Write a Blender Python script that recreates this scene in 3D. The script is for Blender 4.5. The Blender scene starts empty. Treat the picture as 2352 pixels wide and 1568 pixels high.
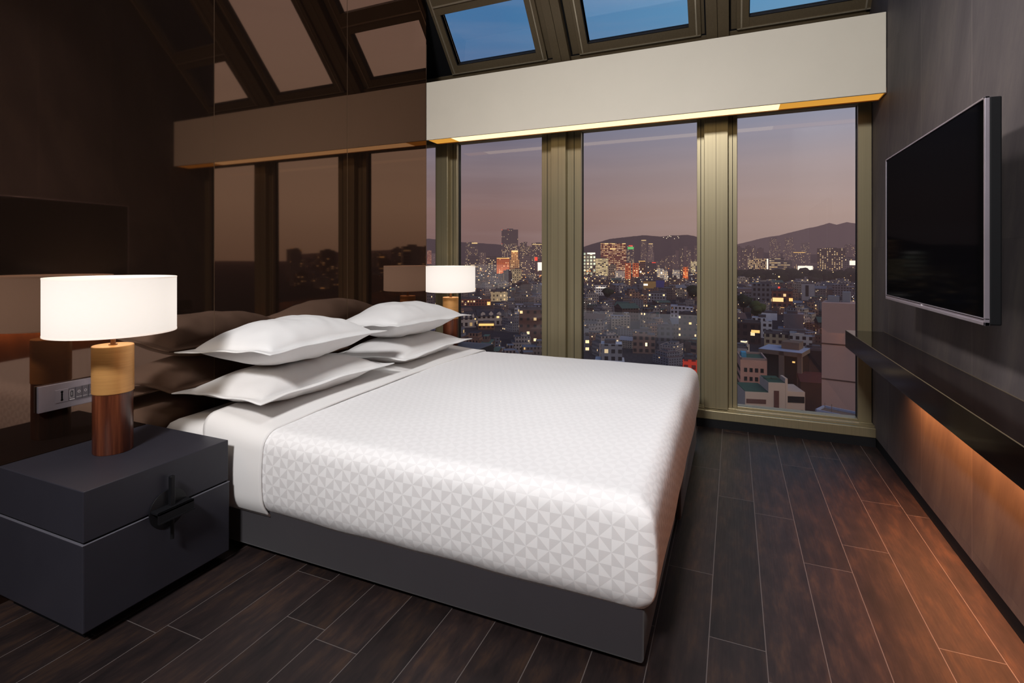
import bpy, bmesh, math, random
from mathutils import Vector, Matrix, noise
random.seed(7)
sc = bpy.context.scene
COL = sc.collection
PI = math.pi

# ------------------------------------------------------------------ helpers
def lin(r, g, b, a=1.0):
    f = lambda c: (c/255/12.92) if c/255 <= .04045 else ((c/255+.055)/1.055)**2.4
    return (f(r), f(g), f(b), a)

class NT:
    """small node-tree writer"""
    def __init__(s, tree):
        s.t = tree; s.n = tree.nodes; s.l = tree.links
    def add(s, kind, **kw):
        n = s.n.new(kind)
        for k, v in kw.items(): setattr(n, k, v)
        return n
    def put(s, sock, v):
        if hasattr(v, 'is_linked') or isinstance(v, bpy.types.NodeSocket): s.l.new(v, sock)
        else: sock.default_value = v
    def m(s, op, a, b=None, c=None, clamp=False):
        n = s.add('ShaderNodeMath', operation=op); n.use_clamp = clamp
        s.put(n.inputs[0], a)
        if b is not None: s.put(n.inputs[1], b)
        if c is not None: s.put(n.inputs[2], c)
        return n.outputs[0]
    def mix(s, f, a, b):
        n = s.add('ShaderNodeMix', data_type='RGBA')
        s.put(n.inputs[0], f); s.put(n.inputs[6], a); s.put(n.inputs[7], b)
        return n.outputs[2]
    def sep(s, v):
        n = s.add('ShaderNodeSeparateXYZ'); s.l.new(v, n.inputs[0]); return n.outputs
    def comb(s, x, y, z):
        n = s.add('ShaderNodeCombineXYZ')
        for i, v in enumerate((x, y, z)): s.put(n.inputs[i], v)
        return n.outputs[0]
    def noise(s, vec, scale, detail=4, rough=.55):
        n = s.add('ShaderNodeTexNoise')
        if vec is not None: s.l.new(vec, n.inputs['Vector'])
        n.inputs['Scale'].default_value = scale; n.inputs['Detail'].default_value = detail
        n.inputs['Roughness'].default_value = rough
        return n.outputs[0]
    def white(s, vec):
        n = s.add('ShaderNodeTexWhiteNoise', noise_dimensions='3D'); s.l.new(vec, n.inputs['Vector'])
        return n.outputs[0]
    def ramp(s, f, stops, interp='LINEAR'):
        n = s.add('ShaderNodeValToRGB'); s.put(n.inputs[0], f)
        cr = n.color_ramp; cr.interpolation = interp
        while len(cr.elements) < len(stops): cr.elements.new(.5)
        for e, (p, c) in zip(cr.elements, stops): e.position = p; e.color = c
        return n.outputs[0]
    def bump(s, h, strength=.3, dist=.01):
        n = s.add('ShaderNodeBump'); s.put(n.inputs['Height'], h)
        n.inputs['Strength'].default_value = strength; n.inputs['Distance'].default_value = dist
        return n.outputs[0]

MATS = {}
def newmat(name):
    m = bpy.data.materials.new(name); m.use_nodes = True
    m.node_tree.nodes.clear()
    MATS[name] = m
    t = NT(m.node_tree)
    out = t.add('ShaderNodeOutputMaterial')
    return m, t, out.inputs['Surface']

def principled(t, surf, col, rough=.5, metal=0, normal=None, spec=.5, emis=None, estr=0, sheen=0):
    p = t.add('ShaderNodeBsdfPrincipled')
    t.put(p.inputs['Base Color'], col); t.put(p.inputs['Roughness'], rough)
    t.put(p.inputs['Metallic'], metal); t.put(p.inputs['Specular IOR Level'], spec)
    if normal is not None: t.l.new(normal, p.inputs['Normal'])
    if emis is not None:
        t.put(p.inputs['Emission Color'], emis); t.put(p.inputs['Emission Strength'], estr)
    if sheen: p.inputs['Sheen Weight'].default_value = sheen
    t.l.new(p.outputs[0], surf)
    return p

def simple(name, col, rough=.5, metal=0, spec=.5, var=.08, vscale=6, emis=None, estr=0):
    m, t, s = newmat(name)
    tc = t.add('ShaderNodeTexCoord').outputs['Object']
    n = t.noise(tc, vscale)
    c2 = tuple(min(1, c*(1+var*2)) for c in col[:3])+(1,); c1 = tuple(c*(1-var*2) for c in col[:3])+(1,)
    principled(t, s, t.mix(n, c1, c2), rough, metal, spec=spec, emis=emis, estr=estr)
    return m

class MB:
    """collects solids, then links ONE mesh object"""
    def __init__(s): s.bm = bmesh.new()
    def box(s, x0, x1, y0, y1, z0, z1, bev=0, seg=2, M=None):
        b = bmesh.new()
        bmesh.ops.create_cube(b, size=1)
        for v in b.verts:
            v.co = Vector((x0+(v.co.x+.5)*(x1-x0), y0+(v.co.y+.5)*(y1-y0), z0+(v.co.z+.5)*(z1-z0)))
        if bev: bmesh.ops.bevel(b, geom=b.edges[:], offset=bev, segments=seg, profile=.5, affect='EDGES')
        s.join(b, M); return s
    def join(s, b, M=None):
        if M is not None: bmesh.ops.transform(b, matrix=M, verts=b.verts)
        bmesh.ops.recalc_face_normals(b, faces=b.faces)
        me = bpy.data.meshes.new('tmp'); b.to_mesh(me); b.free()
        s.bm.from_mesh(me); bpy.data.meshes.remove(me)
    def cyl(s, p, r, h, axis='z', n=32, bev=0, M=None):
        b = bmesh.new()
        bmesh.ops.create_cone(b, cap_ends=True, segments=n, radius1=r, radius2=r, depth=h)
        bmesh.ops.translate(b, vec=(0, 0, h/2), verts=b.verts)
        if bev:
            es = [e for e in b.edges if abs(e.verts[0].co.z-e.verts[1].co.z) < 1e-6]
            bmesh.ops.bevel(b, geom=es, offset=bev, segments=2, profile=.5, affect='EDGES')
        R = {'z': Matrix(), 'x': Matrix.Rotation(PI/2, 4, 'Y'), 'y': Matrix.Rotation(-PI/2, 4, 'X')}[axis]
        s.join(b, (M or Matrix()) @ Matrix.Translation(p) @ R); return s
    def lathe(s, prof, n=64, close=False, M=None):
        b = bmesh.new(); rings = []
        for r, z in prof:
            rings.append([b.verts.new((r*math.cos(2*PI*i/n), r*math.sin(2*PI*i/n), z)) for i in range(n)])
        pairs = list(zip(rings, rings[1:]))
        if close: pairs.append((rings[-1], rings[0]))
        for a, c in pairs:
            for i in range(n): b.faces.new((a[i], a[(i+1) % n], c[(i+1) % n], c[i]))
        s.join(b, M); return s
    def poly(s, pts, h, M=None):
        """prism: polygon in xy extruded by h in z"""
        b = bmesh.new()
        f = b.faces.new([b.verts.new((x, y, 0)) for x, y in pts])
        r = bmesh.ops.extrude_face_region(b, geom=[f])
        bmesh.ops.translate(b, vec=(0, 0, h), verts=[v for v in r['geom'] if isinstance(v, bmesh.types.BMVert)])
        s.join(b, M); return s
    def build(s, name, mat, parent=None, smooth=False, loc=None):
        me = bpy.data.meshes.new(name); s.bm.to_mesh(me); s.bm.free()
        return mk(name, me, mat, parent, smooth, loc)

def mk(name, me, mat, parent=None, smooth=False, loc=None):
    for m in (mat if isinstance(mat, (list, tuple)) else [mat]): me.materials.append(m)
    if smooth:
        for p in me.polygons: p.use_smooth = True
        if smooth == 'auto':
            try: me.set_sharp_from_angle(angle=math.radians(35))
            except Exception: pass
    o = bpy.data.objects.new(name, me); COL.objects.link(o)
    if parent: o.parent = parent
    if loc is not None: o.location = loc
    return o

def tag(o, label=None, cat=None, group=None, kind=None):
    if label: o['label'] = label
    if cat: o['category'] = cat
    if group: o['group'] = group
    if kind: o['kind'] = kind
    return o
def empty(name, loc=(0, 0, 0), rz=0, parent=None):
    o = bpy.data.objects.new(name, None); COL.objects.link(o)
    o.location = loc; o.rotation_euler = (0, 0, rz); o.empty_display_size = .1
    if parent: o.parent = parent
    return o
def struct(o, label=None):
    o['kind'] = 'structure'
    if label: o['label'] = label
    return o
def copy_tree(o, parent=None):
    c = o.copy(); COL.objects.link(c)
    if parent: c.parent = parent
    for ch in list(o.children): copy_tree(ch, c)
    return c

# ------------------------------------------------------------------ camera model (level camera, shifted lens)
F = 1189.0
TH = math.atan(509/F); S_, C_ = math.sin(TH), math.cos(TH)
EYE = 1.2
def at(u, v, t):
    """world point seen at (u, v) in the photo at view depth t"""
    k = (u-1176)/F
    return Vector(((-S_+C_*k)*t, (C_+S_*k)*t, EYE+(590-v)/F*t))

# ------------------------------------------------------------------ materials: room
def mat_panel():
    m, t, s = newmat('lacquered brown panel')
    tc = t.add('ShaderNodeTexCoord').outputs['Object']
    n = t.noise(tc, 1.1, 1)
    bp = t.bump(n, .06, .02)
    g = t.add('ShaderNodeBsdfGlossy'); g.inputs['Roughness'].default_value = .03
    g.inputs['Color'].default_value = (.118, .072, .051, 1); t.l.new(bp, g.inputs['Normal'])
    d = t.add('ShaderNodeBsdfDiffuse'); d.inputs['Color'].default_value = (.012, .007, .005, 1)
    a = t.add('ShaderNodeAddShader'); t.l.new(g.outputs[0], a.inputs[0]); t.l.new(d.outputs[0], a.inputs[1])
    t.l.new(a.outputs[0], s); return m
M_PANEL = mat_panel()
M_JOINT = simple('bronze joint strip', (.16, .10, .06, 1), .35, .8)

def mat_floor():
    m, t, s = newmat('dark wood plank floor')
    geo = t.add('ShaderNodeNewGeometry').outputs['Position']
    x, y, z = t.sep(geo)
    W, L = .1625, 1.05
    rx = t.m('DIVIDE', t.m('SUBTRACT', x, .091), W)
    row = t.m('FLOOR', rx); fx = t.m('FRACT', rx)
    off = t.white(t.comb(row, 3.3, 1.7))
    ry = t.m('ADD', t.m('DIVIDE', y, L), off)
    cy = t.m('FLOOR', ry); fy = t.m('FRACT', ry)
    ex = t.m('MULTIPLY', t.m('MINIMUM', fx, t.m('SUBTRACT', 1, fx)), W)
    ey = t.m('MULTIPLY', t.m('MINIMUM', fy, t.m('SUBTRACT', 1, fy)), L)
    edge = t.m('MINIMUM', ex, ey)
    gap = t.m('LESS_THAN', edge, .0013)
    cid = t.white(t.comb(row, cy, .5))
    gv = t.comb(t.m('ADD', t.m('MULTIPLY', x, 9), t.m('MULTIPLY', cid, 31)), t.m('MULTIPLY', y, 2.2), cid)
    g1 = t.noise(gv, 2.2, 8, .7)
    g2 = t.noise(t.comb(t.m('MULTIPLY', x, 60), t.m('MULTIPLY', y, 2), cid), 3, 4)
    base = t.ramp(g1, [(.3, lin(23, 18, 19)), (.5, lin(41, 31, 30)), (.68, lin(64, 46, 36)), (.8, lin(32, 26, 27))])
    tone = t.m('ADD', .72, t.m('MULTIPLY', cid, .5))
    c = t.mix(t.m('MULTIPLY', g2, .4), base, lin(24, 19, 20))
    mul = t.add('ShaderNodeVectorMath', operation='SCALE'); t.l.new(c, mul.inputs[0]); t.l.new(tone, mul.inputs['Scale'])
    c = t.mix(gap, mul.outputs[0], lin(92, 84, 82))
    bp = t.bump(t.m('SUBTRACT', t.m('MULTIPLY', g1, .3), t.m('MULTIPLY', gap, .5)), .25, .004)
    principled(t, s, c, t.m('ADD', .42, t.m('MULTIPLY', g2, .2)), 0, bp, .3)
    return m
M_FLOOR = mat_floor()

def mat_slate():
    m, t, s = newmat('dark slate wall tile')
    geo = t.add('ShaderNodeNewGeometry').outputs['Position']
    x, y, z = t.sep(geo)
    ry = t.m('DIVIDE', t.m('SUBTRACT', y, 3.615), .572)
    fy = t.m('FRACT', ry); ty = t.m('FLOOR', ry)
    rz = t.m('DIVIDE', t.m('SUBTRACT', z, .10), 1.16)
    fz = t.m('FRACT', rz); tz = t.m('FLOOR', rz)
    d1 = t.m('MULTIPLY', t.m('MINIMUM', fy, t.m('SUBTRACT', 1, fy)), .572)
    d2 = t.m('MULTIPLY', t.m('MINIMUM', fz, t.m('SUBTRACT', 1, fz)), 1.16)
    j1 = t.m('LESS_THAN', d1, .0016); j2 = t.m('LESS_THAN', d2, .0006)
    cid = t.white(t.comb(ty, tz, 2.5))
    v = t.comb(t.m('MULTIPLY', cid, 9), t.m('ADD', t.m('MULTIPLY', y, 3.2), t.m('MULTIPLY', z, .8)), t.m('MULTIPLY', z, .9))
    n1 = t.noise(v, 1.6, 9, .66)
    n2 = t.noise(t.comb(0.0, t.m('ADD', t.m('MULTIPLY', y, 26), t.m('MULTIPLY', z, 9)), t.m('MULTIPLY', z, 5)), 1.3, 6, .7)
    c = t.ramp(n1, [(.28, lin(64, 58, 60)), (.5, lin(80, 73, 74)), (.72, lin(98, 90, 85))])
    c = t.mix(t.m('MULTIPLY', t.m('POWER', n2, 3), .5), c, lin(118, 108, 102))
    c = t.mix(j2, c, lin(70, 64, 64)); c = t.mix(j1, c, lin(116, 106, 102))
    bp = t.bump(t.m('ADD', n1, t.m('MULTIPLY', n2, .5)), .12, .006)
    principled(t, s, c, .62, 0, bp, .3); return m
M_SLATE = mat_slate()

def mat_bronze(name, col, rough=.38, metal=.55):
    m, t, s = newmat(name)
    geo = t.add('ShaderNodeNewGeometry').outputs['Position']
    x, y, z = t.sep(geo)
    n = t.noise(t.comb(t.m('MULTIPLY', x, 90), t.m('MULTIPLY', y, 90), t.m('MULTIPLY', z, .6)), 1.5, 3)
    c2 = tuple(c*1.18 for c in col[:3])+(1,); c1 = tuple(c*.82 for c in col[:3])+(1,)
    principled(t, s, t.mix(n, c1, c2), rough, metal, spec=.4); return m
M_BRONZE = mat_bronze('olive bronze window metal', lin(138, 127, 100))
M_BRONZE_L = mat_bronze('pale bronze glazing bead', lin(190, 178, 155), .3, .6)
M_BRONZE_D = mat_bronze('dark bronze skylight metal', lin(110, 96, 74), .45, .3)
M_BLACK = simple('black gasket and recess', (.006, .006, .007, 1), .7, 0, .2)

def mat_glass():
    m, t, s = newmat('clear window glass')
    fr = t.add('ShaderNodeFresnel'); fr.inputs['IOR'].default_value = 1.5
    tr = t.add('ShaderNodeBsdfTransparent'); tr.inputs['Color'].default_value = (.985, .985, .985, 1)
    gl = t.add('ShaderNodeBsdfGlossy'); gl.inputs['Roughness'].default_value = 0.0
    gl.inputs['Color'].default_value = (.75, .76, .8, 1)
    mx = t.add('ShaderNodeMixShader')
    bk = t.add('ShaderNodeNewGeometry').outputs['Backfacing']
    t.l.new(t.m('MULTIPLY', t.m('MULTIPLY', fr.outputs[0], 1.9), t.m('SUBTRACT', 1, bk), clamp=True), mx.inputs[0]); t.l.new(tr.outputs[0], mx.inputs[1]); t.l.new(gl.outputs[0], mx.inputs[2])
    t.l.new(mx.outputs[0], s); return m
M_GLASS = mat_glass()

M_VALANCE = simple('warm white painted pelmet', lin(234, 225, 207), .55, 0, .3, .02, 3)
M_BRASSTRAY = simple('gold light tray', lin(120, 78, 44), .35, .3, .5, .04)
def emit(name, col, st, sample=True):
    m, t, s = newmat(name)
    e = t.add('ShaderNodeEmission'); e.inputs['Color'].default_value = col; e.inputs['Strength'].default_value = st
    t.l.new(e.outputs[0], s)
    if not sample: m.cycles.emission_sampling = 'NONE'
    return m
M_LED = emit('warm white light strip', (1, .74, .40, 1), 1.7)
M_TRAYGLOW = emit('gold tray end glow', (.80, .37, .055, 1), .85)  # glow put into the gold tray ends, where no light strip runs
M_LEDO = emit('amber light strip', (1, .42, .14, 1), 3.0)
M_CEIL = simple('dark ceiling paint', lin(58, 50, 46), .8)
M_BACK = simple('dark brown back wall', lin(52, 42, 38), .7)

def fabric(name, col, rough=.85, weave=900, bstr=.15, var=.03, sheen=.2):
    m, t, s = newmat(name)
    tc = t.add('ShaderNodeTexCoord').outputs['Object']
    n = t.noise(tc, weave, 2); n2 = t.noise(tc, 7, 4)
    c2 = tuple(min(1, c*(1+var)) for c in col[:3])+(1,); c1 = tuple(c*(1-var) for c in col[:3])+(1,)
    c = t.mix(n2, c1, c2)
    c = t.mix(t.m('MULTIPLY', n, .25), c, tuple(v*.6 for v in col[:3])+(1,))
    bp = t.bump(t.m('ADD', t.m('MULTIPLY', n, .1), n2), bstr, .006)
    principled(t, s, c, rough, 0, bp, .2, sheen=sheen); return m
M_LINEN = fabric('white cotton', lin(233, 231, 230), var=.015)
M_SHEET = fabric('white bed sheet', lin(234, 231, 229), var=.015)
M_BASEF = fabric('charcoal base fabric', lin(50, 46, 50), .9, 420, .2, .08)

def mat_coverlet():
    m, t, s = newmat('white coverlet woven with pinwheels')
    uv = t.add('ShaderNodeUVMap').outputs[0]
    u, v, w = t.sep(uv)
    cell = .0752
    f = lambda a: t.m('SUBTRACT', t.m('MULTIPLY', t.m('FRACT', t.m('DIVIDE', a, cell)), 2), 1)
    p, q = f(u), f(v)
    sgn = t.m('MULTIPLY', t.m('MULTIPLY', p, q), t.m('SUBTRACT', t.m('ABSOLUTE', p), t.m('ABSOLUTE', q)))
    pos = t.m('GREATER_THAN', sgn, 0)
    # woven satin: the two triangle families differ slightly in tone and in thread direction
    tc = t.add('ShaderNodeTexCoord').outputs['Object']
    n2 = t.noise(tc, 5, 3)
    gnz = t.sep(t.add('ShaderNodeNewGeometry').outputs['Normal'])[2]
    tw = t.m('SUBTRACT', 1, t.m('MULTIPLY', t.m('ABSOLUTE', gnz), .72))  # pattern painted fainter on upward faces, imitating how light flattens the weave
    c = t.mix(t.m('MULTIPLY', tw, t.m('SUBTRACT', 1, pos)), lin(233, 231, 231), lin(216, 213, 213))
    soft = t.m('MULTIPLY', t.m('ABSOLUTE', sgn), 3, clamp=True)
    hgt = t.m('MULTIPLY', t.m('SUBTRACT', pos, .5), soft)
    bp = t.bump(t.m('ADD', t.m('MULTIPLY', hgt, .5), t.m('MULTIPLY', n2, .8)), .16, .003)
    pr = principled(t, s, c, t.m('ADD', .55, t.m('MULTIPLY', pos, .25)), 0, bp, .35)
    return m
M_COVER = mat_coverlet()

def mat_wood():
    m, t, s = newmat('walnut lamp base')
    tc = t.add('ShaderNodeTexCoord').outputs['Object']
    x, y, z = t.sep(tc)
    n = t.noise(t.comb(t.m('MULTIPLY', x, 34), t.m('MULTIPLY', y, 34), t.m('MULTIPLY', z, 1.6)), 1.3, 6, .6)
    n2 = t.noise(t.comb(t.m('MULTIPLY', x, 200), t.m('MULTIPLY', y, 200), t.m('MULTIPLY', z, 6)), 1, 3)
    c = t.ramp(n, [(.3, lin(46, 22, 14)), (.5, lin(96, 48, 30)), (.7, lin(132, 72, 46))])
    c = t.mix(t.m('MULTIPLY', n2, .35), c, lin(40, 18, 12))
    principled(t, s, c, .28, 0, spec=.5); return m
M_WALNUT = mat_wood()
def mat_brass():
    m, t, s = newmat('brushed antique brass')
    tc = t.add('ShaderNodeTexCoord').outputs['Object']
    x, y, z = t.sep(tc)
    n = t.noise(t.comb(t.m('MULTIPLY', x, 4), t.m('MULTIPLY', y, 4), t.m('MULTIPLY', z, 420)), 1, 6, .75)
    c = t.mix(n, lin(176, 116, 58), lin(248, 190, 118))
    bp = t.bump(n, .12, .001)
    principled(t, s, c, t.m('ADD', .3, t.m('MULTIPLY', n, .2)), .35, bp); return m
M_BRASS = mat_brass()
def mat_shade():
    m, t, s = newmat('lit linen lamp shade')
    tc = t.add('ShaderNodeTexCoord').outputs['Object']
    x, y, z = t.sep(tc)
    wv = t.noise(t.comb(t.m('MULTIPLY', x, 60), t.m('MULTIPLY', y, 60), t.m('MULTIPLY', z, 500)), 1, 3)
    h = t.m('ABSOLUTE', t.m('SUBTRACT', z, .55))        # brightest around the bulb
    glow = t.m('SUBTRACT', .86, t.m('MULTIPLY', t.m('POWER', t.m('MULTIPLY', h, 8), 2), .11))
    glow = t.m('MULTIPLY', glow, t.m('ADD', .92, t.m('MULTIPLY', wv, .12)))
    d = t.add('ShaderNodeBsdfDiffuse'); d.inputs['Color'].default_value = (.30, .28, .26, 1)
    e = t.add('ShaderNodeEmission'); e.inputs['Color'].default_value = (1, .90, .815, 1); t.l.new(glow, e.inputs['Strength'])
    a = t.add('ShaderNodeAddShader'); t.l.new(d.outputs[0], a.inputs[0]); t.l.new(e.outputs[0], a.inputs[1])
    t.l.new(a.outputs[0], s); return m
M_SHADE = mat_shade()
M_SHADETRIM = simple('shade binding', lin(226, 210, 196), .8, emis=(1, .88, .78, 1), estr=.55)
M_BULB = emit('lamp bulb', (1, .78, .5, 1), 3)
M_LEATHER = simple('charcoal lacquer', lin(47, 46, 54), .42, 0, .4, .05, 14)
M_NSPLINTH = simple('black plinth', (.004, .004, .005, 1), .8, 0, .1)
M_EDGEGLINT = simple('painted edge highlight', lin(120, 118, 128), .35, .3)  # pale grey that paints the lit edge along the table seam
M_BLACKMETAL = simple('black metal latch', (.011, .011, .013, 1), .4, .3, .4)
M_STEEL = simple('brushed steel plate', lin(150, 142, 150), .38, .7, .5, .04, 30)
M_KEY = simple('grey switch key', lin(92, 86, 92), .45, .3)
M_MARK = simple('pale marking', lin(200, 194, 196), .6)
M_TVFRAME = simple('silver screen edge', lin(182, 174, 184), .32, .75)
def mat_screen():
    m, t, s = newmat('black glass screen')
    d = t.add('ShaderNodeBsdfDiffuse'); d.inputs['Color'].default_value = (.0012, .0012, .0015, 1)
    g = t.add('ShaderNodeBsdfGlossy'); g.inputs['Roughness'].default_value = .06; g.inputs['Color'].default_value = (.8, .85, .95, 1)
    mx = t.add('ShaderNodeMixShader'); mx.inputs[0].default_value = .022
    t.l.new(d.outputs[0], mx.inputs[1]); t.l.new(g.outputs[0], mx.inputs[2]); t.l.new(mx.outputs[0], s); return m
M_SCREEN = mat_screen()
M_TVBODY = simple('black plastic', (.006, .006, .007, 1), .6, 0, .2)
def mat_shelf():
    m, t, s = newmat('dark polished shelf veneer')
    geo = t.add('ShaderNodeNewGeometry').outputs['Position']
    x, y, z = t.sep(geo)
    n = t.noise(t.comb(t.m('MULTIPLY', x, 12), t.m('MULTIPLY', y, .8), t.m('MULTIPLY', z, 12)), 2, 5)
    principled(t, s, t.mix(n, lin(14, 9, 8), lin(30, 19, 15)), .10, 0, spec=.16); return m
M_SHELF = mat_shelf()

# ------------------------------------------------------------------ room shell
XL, XR = -2.33, .824           # headboard wall, screen wall
YW = 4.03                      # glass plane
b = MB().box(-3.2, 1.0, -2.3, 3.93, -.06, 0)
struct(b.build('floor', M_FLOOR), 'dark wood plank floor with thin pale joints')

# headboard wall: tall lacquered panels with thin joints
wl = struct(empty('wall_left', (XL, 0, 0)), 'glossy dark brown lacquered panel wall behind the bed')
W = .9475; y1 = 3.645; joints = []
for i in range(7):
    y0 = y1-W
    tilt = [0, .0008, -.0012, .001, 0, 0, 0][i]
    o = MB().box(-.05, 0, -W/2+.0012, W/2-.0012, 0, 4.3).build('panel', M_PANEL, wl, loc=(0, (y0+y1)/2, 0))
    o.rotation_euler = (0, 0, tilt)
    if i < 6:
        MB().box(-.045, .0006, y0-.0016, y0+.0016, 0, 4.3).build('joint_strip', M_JOINT, wl)
    y1 = y0
MB().box(-.06, .0008, 3.643, 3.6475, 0, 2.95).build('joint_strip', M_JOINT, wl)
struct(MB().box(-3.2, -2.39, 3.50, 3.60, 0, 4.3).box(-3.2, -3.1, 3.6, 4.2, 0, 3.0).build('trim_1', M_BLACK), 'dark return behind the panel wall')

# screen wall
wr = MB().box(XR, XR+.15, -2.3, 4.12, .06, 4.4).build('wall_right', M_SLATE)
struct(wr, 'dark slate tiled wall carrying the television')
struct(MB().box(XR+.004, XR+.15, -2.3, 3.92, 0, .06).build('baseboard_right', M_BLACK), 'black recessed baseboard under the slate wall')
struct(MB().box(-3.2, XR+.15, -2.4, -2.3, 0, 4.4).build('wall_back', M_BACK), 'dark wall behind the viewer')
struct(MB().box(-3.2, XR+.15, -2.4, 2.86, 4.2, 4.35).build('ceiling', M_CEIL), 'dark ceiling above the bed')

# window wall: header, sill beam, mullion covers
hd = struct(MB().box(-3.1, XR, 3.955, 4.08, 2.2, 2.735).build('wall_front', M_BRONZE), 'bronze header band behind the pelmet')
struct(MB().box(-3.1, XR, 3.895, 4.06, .06, .12, .003).box(-3.1, XR, 3.93, 4.06, .12, .128).build('trim_2', M_BRONZE), 'olive bronze sill beam running under the windows')
struct(MB().box(-3.1, XR, 3.90, 4.06, 0, .06).build('trim_3', M_BLACK), 'black kick strip under the window sill')
def mullion(nm, x0, x1, label):
    e = struct(empty(nm, ((x0+x1)/2, 3.93, .12)), label); w = (x1-x0)/2
    MB().box(-w, w, 0, .11, 0, 2.10, .003).build('cover', M_BRONZE, e)
    MB().box(-.0015, .0015, -.0008, .001, 0, 2.10).build('joint', M_BRONZE_D, e)
    return e
mullion('trim_4', -2.417, -2.295, 'olive bronze mullion beside the brown panel wall')
mullion('trim_5', -1.345, -1.222, 'olive bronze mullion between the two left windows')
mullion('trim_6', -.194, -.036, 'olive bronze mullion between the two right windows')

def window(nm, x0, x1, z0, z1, left, right, label, plain=False):
    """fixed pane; left/right = width of sash on either side"""
    e = struct(empty(nm, ((x0+x1)/2, YW, z0)), label)
    cx = (x0+x1)/2
    X = lambda v: v-cx
    f = MB()
    d0, d1 = -.045, .03          # sash depth
    H = z1-z0
    f.box(X(x0)-left, X(x0), d0, d1, -.02, H+.02, .002)
    f.box(X(x1), X(x1)+right, d0, d1, -.02, H+.02, .002)
    f.box(X(x0), X(x1), d0, d1, -.026, 0, .002)
    f.box(X(x0), X(x1), d0, d1, H, H+.03, .002)
    f.box(X(x0)-left, X(x1)+right, d0-.028, d0, -.026, -.012, .002)
    f.build('window_frame', M_BRONZE, e)
    bd = MB()
    for (a, w_, sgn) in ((X(x0)-left*.5, .004, 1), (X(x1)+right*.5, .004, -1)):
        if plain and sgn < 0: continue
        bd.box(a-w_/2, a+w_/2, d0-.002, d0+.001, -.01, H)
    bd.box(X(x0), X(x0)+.0015, -.012, d1, 0, H); bd.box(X(x1)-.0015, X(x1), -.012, d1, 0, H)
    bd.build('gasket', M_BLACK, e)
    bl = MB().box(X(x0), X(x1), d0-.03, d0-.026, -.018, -.012)
    bl.build('glazing_bead', M_BRONZE_L, e)
    MB().box(X(x0)-.004, X(x1)+.004, -.004, .004, -.004, H+.004).build('pane', M_GLASS, e)
    return e
window('window_1', -2.233, -1.442, .146, 2.196, .072, .097, 'left window behind the far lamp')
window('window_2', -1.111, -.245, .146, 2.196, .112, .052, 'middle window above the bed')
window('window_3', .023, .745, .146, 2.196, .06, .075, 'right window beside the slate wall', True)
window('window_4', -3.05, -2.445, .146, 2.196, .05, .025, 'narrow strip of glazing past the panel edge')

# sloping skylights
SL = Matrix(((1, 0, 0, 0), (0, -.67, -.743, 4.0), (0, .743, -.67, 2.895), (0, 0, 0, 1)))
# local axes: x along the room, y up the slope, z towards the room
def slope_empty(nm, label):
    e = struct(empty(nm), label); e.matrix_world = SL; return e
TOP = 1.78
def skylight(nm, x0, x1, transom, label):
    e = slope_empty(nm, label)
    f = MB(); w = .085
    f.box(x0-w, x0, -.078, TOP, -.05, .022, .003); f.box(x1, x1+w, -.078, TOP, -.05, .022, .003)
    f.box(x0-w, x1+w, -.078, 0, -.05, .020, .003)
    if transom: f.box(x0-w, x1+w, .424, .60, -.05, .024, .003)
    f.build('window_frame', M_BRONZE_D, e)
    l = MB()
    l.box(x0-.058, x0-.048, -.07, TOP, .02, .029); l.box(x1+.048, x1+.058, -.07, TOP, .02, .029)
    l.box(x0-.08, x1+.08, -.078, -.07, .015, .026)
    if transom: l.box(x0-.05, x1+.05, .488, .50, .022, .032)
    l.build('glazing_bead', M_BRONZE_L, e)
    g = MB(); 
    g.box(x0-.006, x0, 0, TOP, -.045, .023); g.box(x0, x1, -.004, .0, -.045, .021); g.build('gasket', M_BLACK, e)
    if transom:
        MB().box(x0, x1, 0, .424, -.024, -.018).build('pane', M_GLASS, e)
        MB().box(x0, x1, .60, TOP, -.024, -.018).build('pane', M_GLASS, e)
    else: MB().box(x0, x1, 0, TOP, -.024, -.018).build('pane', M_GLASS, e)
    return e
skylight('window_5', -2.223, -1.494, True, 'left sloping skylight with a cross bar')
skylight('window_6', -1.054, -.302, False, 'middle sloping skylight without a cross bar')
skylight('window_7', .104, .743, True, 'right sloping skylight beside the slate wall')
def rafter(nm, x0, x1, label):
    e = slope_empty(nm, label); c = (x0+x1)/2
    MB().box(x0, c-.001, -.10, TOP, -.05, .06, .003).box(c+.001, x1, -.10, TOP, -.05, .06, .003).build('cover', M_BRONZE_D, e)
    MB().box(x0-.075, x1+.085, -.10, TOP, -.05, -.005).build('web', M_BRONZE_D, e)
    MB().box(x0-.012, x1+.012, -.10, TOP, -.05, .006).build('gasket', M_BLACK, e)
rafter('trim_7', -1.352, -1.212, 'bronze rafter between left and middle skylights')
rafter('trim_8', -.182, -.03, 'bronze rafter between middle and right skylights')
e = slope_empty('trim_9', 'bronze foot plate of the skylights above the pelmet')
MB().box(-2.60, XR, -.19, -.085, -.05, .012, .002).build('foot_plate', M_BRONZE_D, e)
MB().box(-2.60, XR, -.09, -.076, -.06, .004).build('gasket', M_BLACK, e)
e = slope_empty('trim_10', 'dark edge of the sloping roof by both walls')
MB().box(-2.60, -2.314, -.1, TOP, -.06, .0).box(XR-.02, XR, -.1, TOP, -.06, .012).build('edge', M_BLACK, e)

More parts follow.
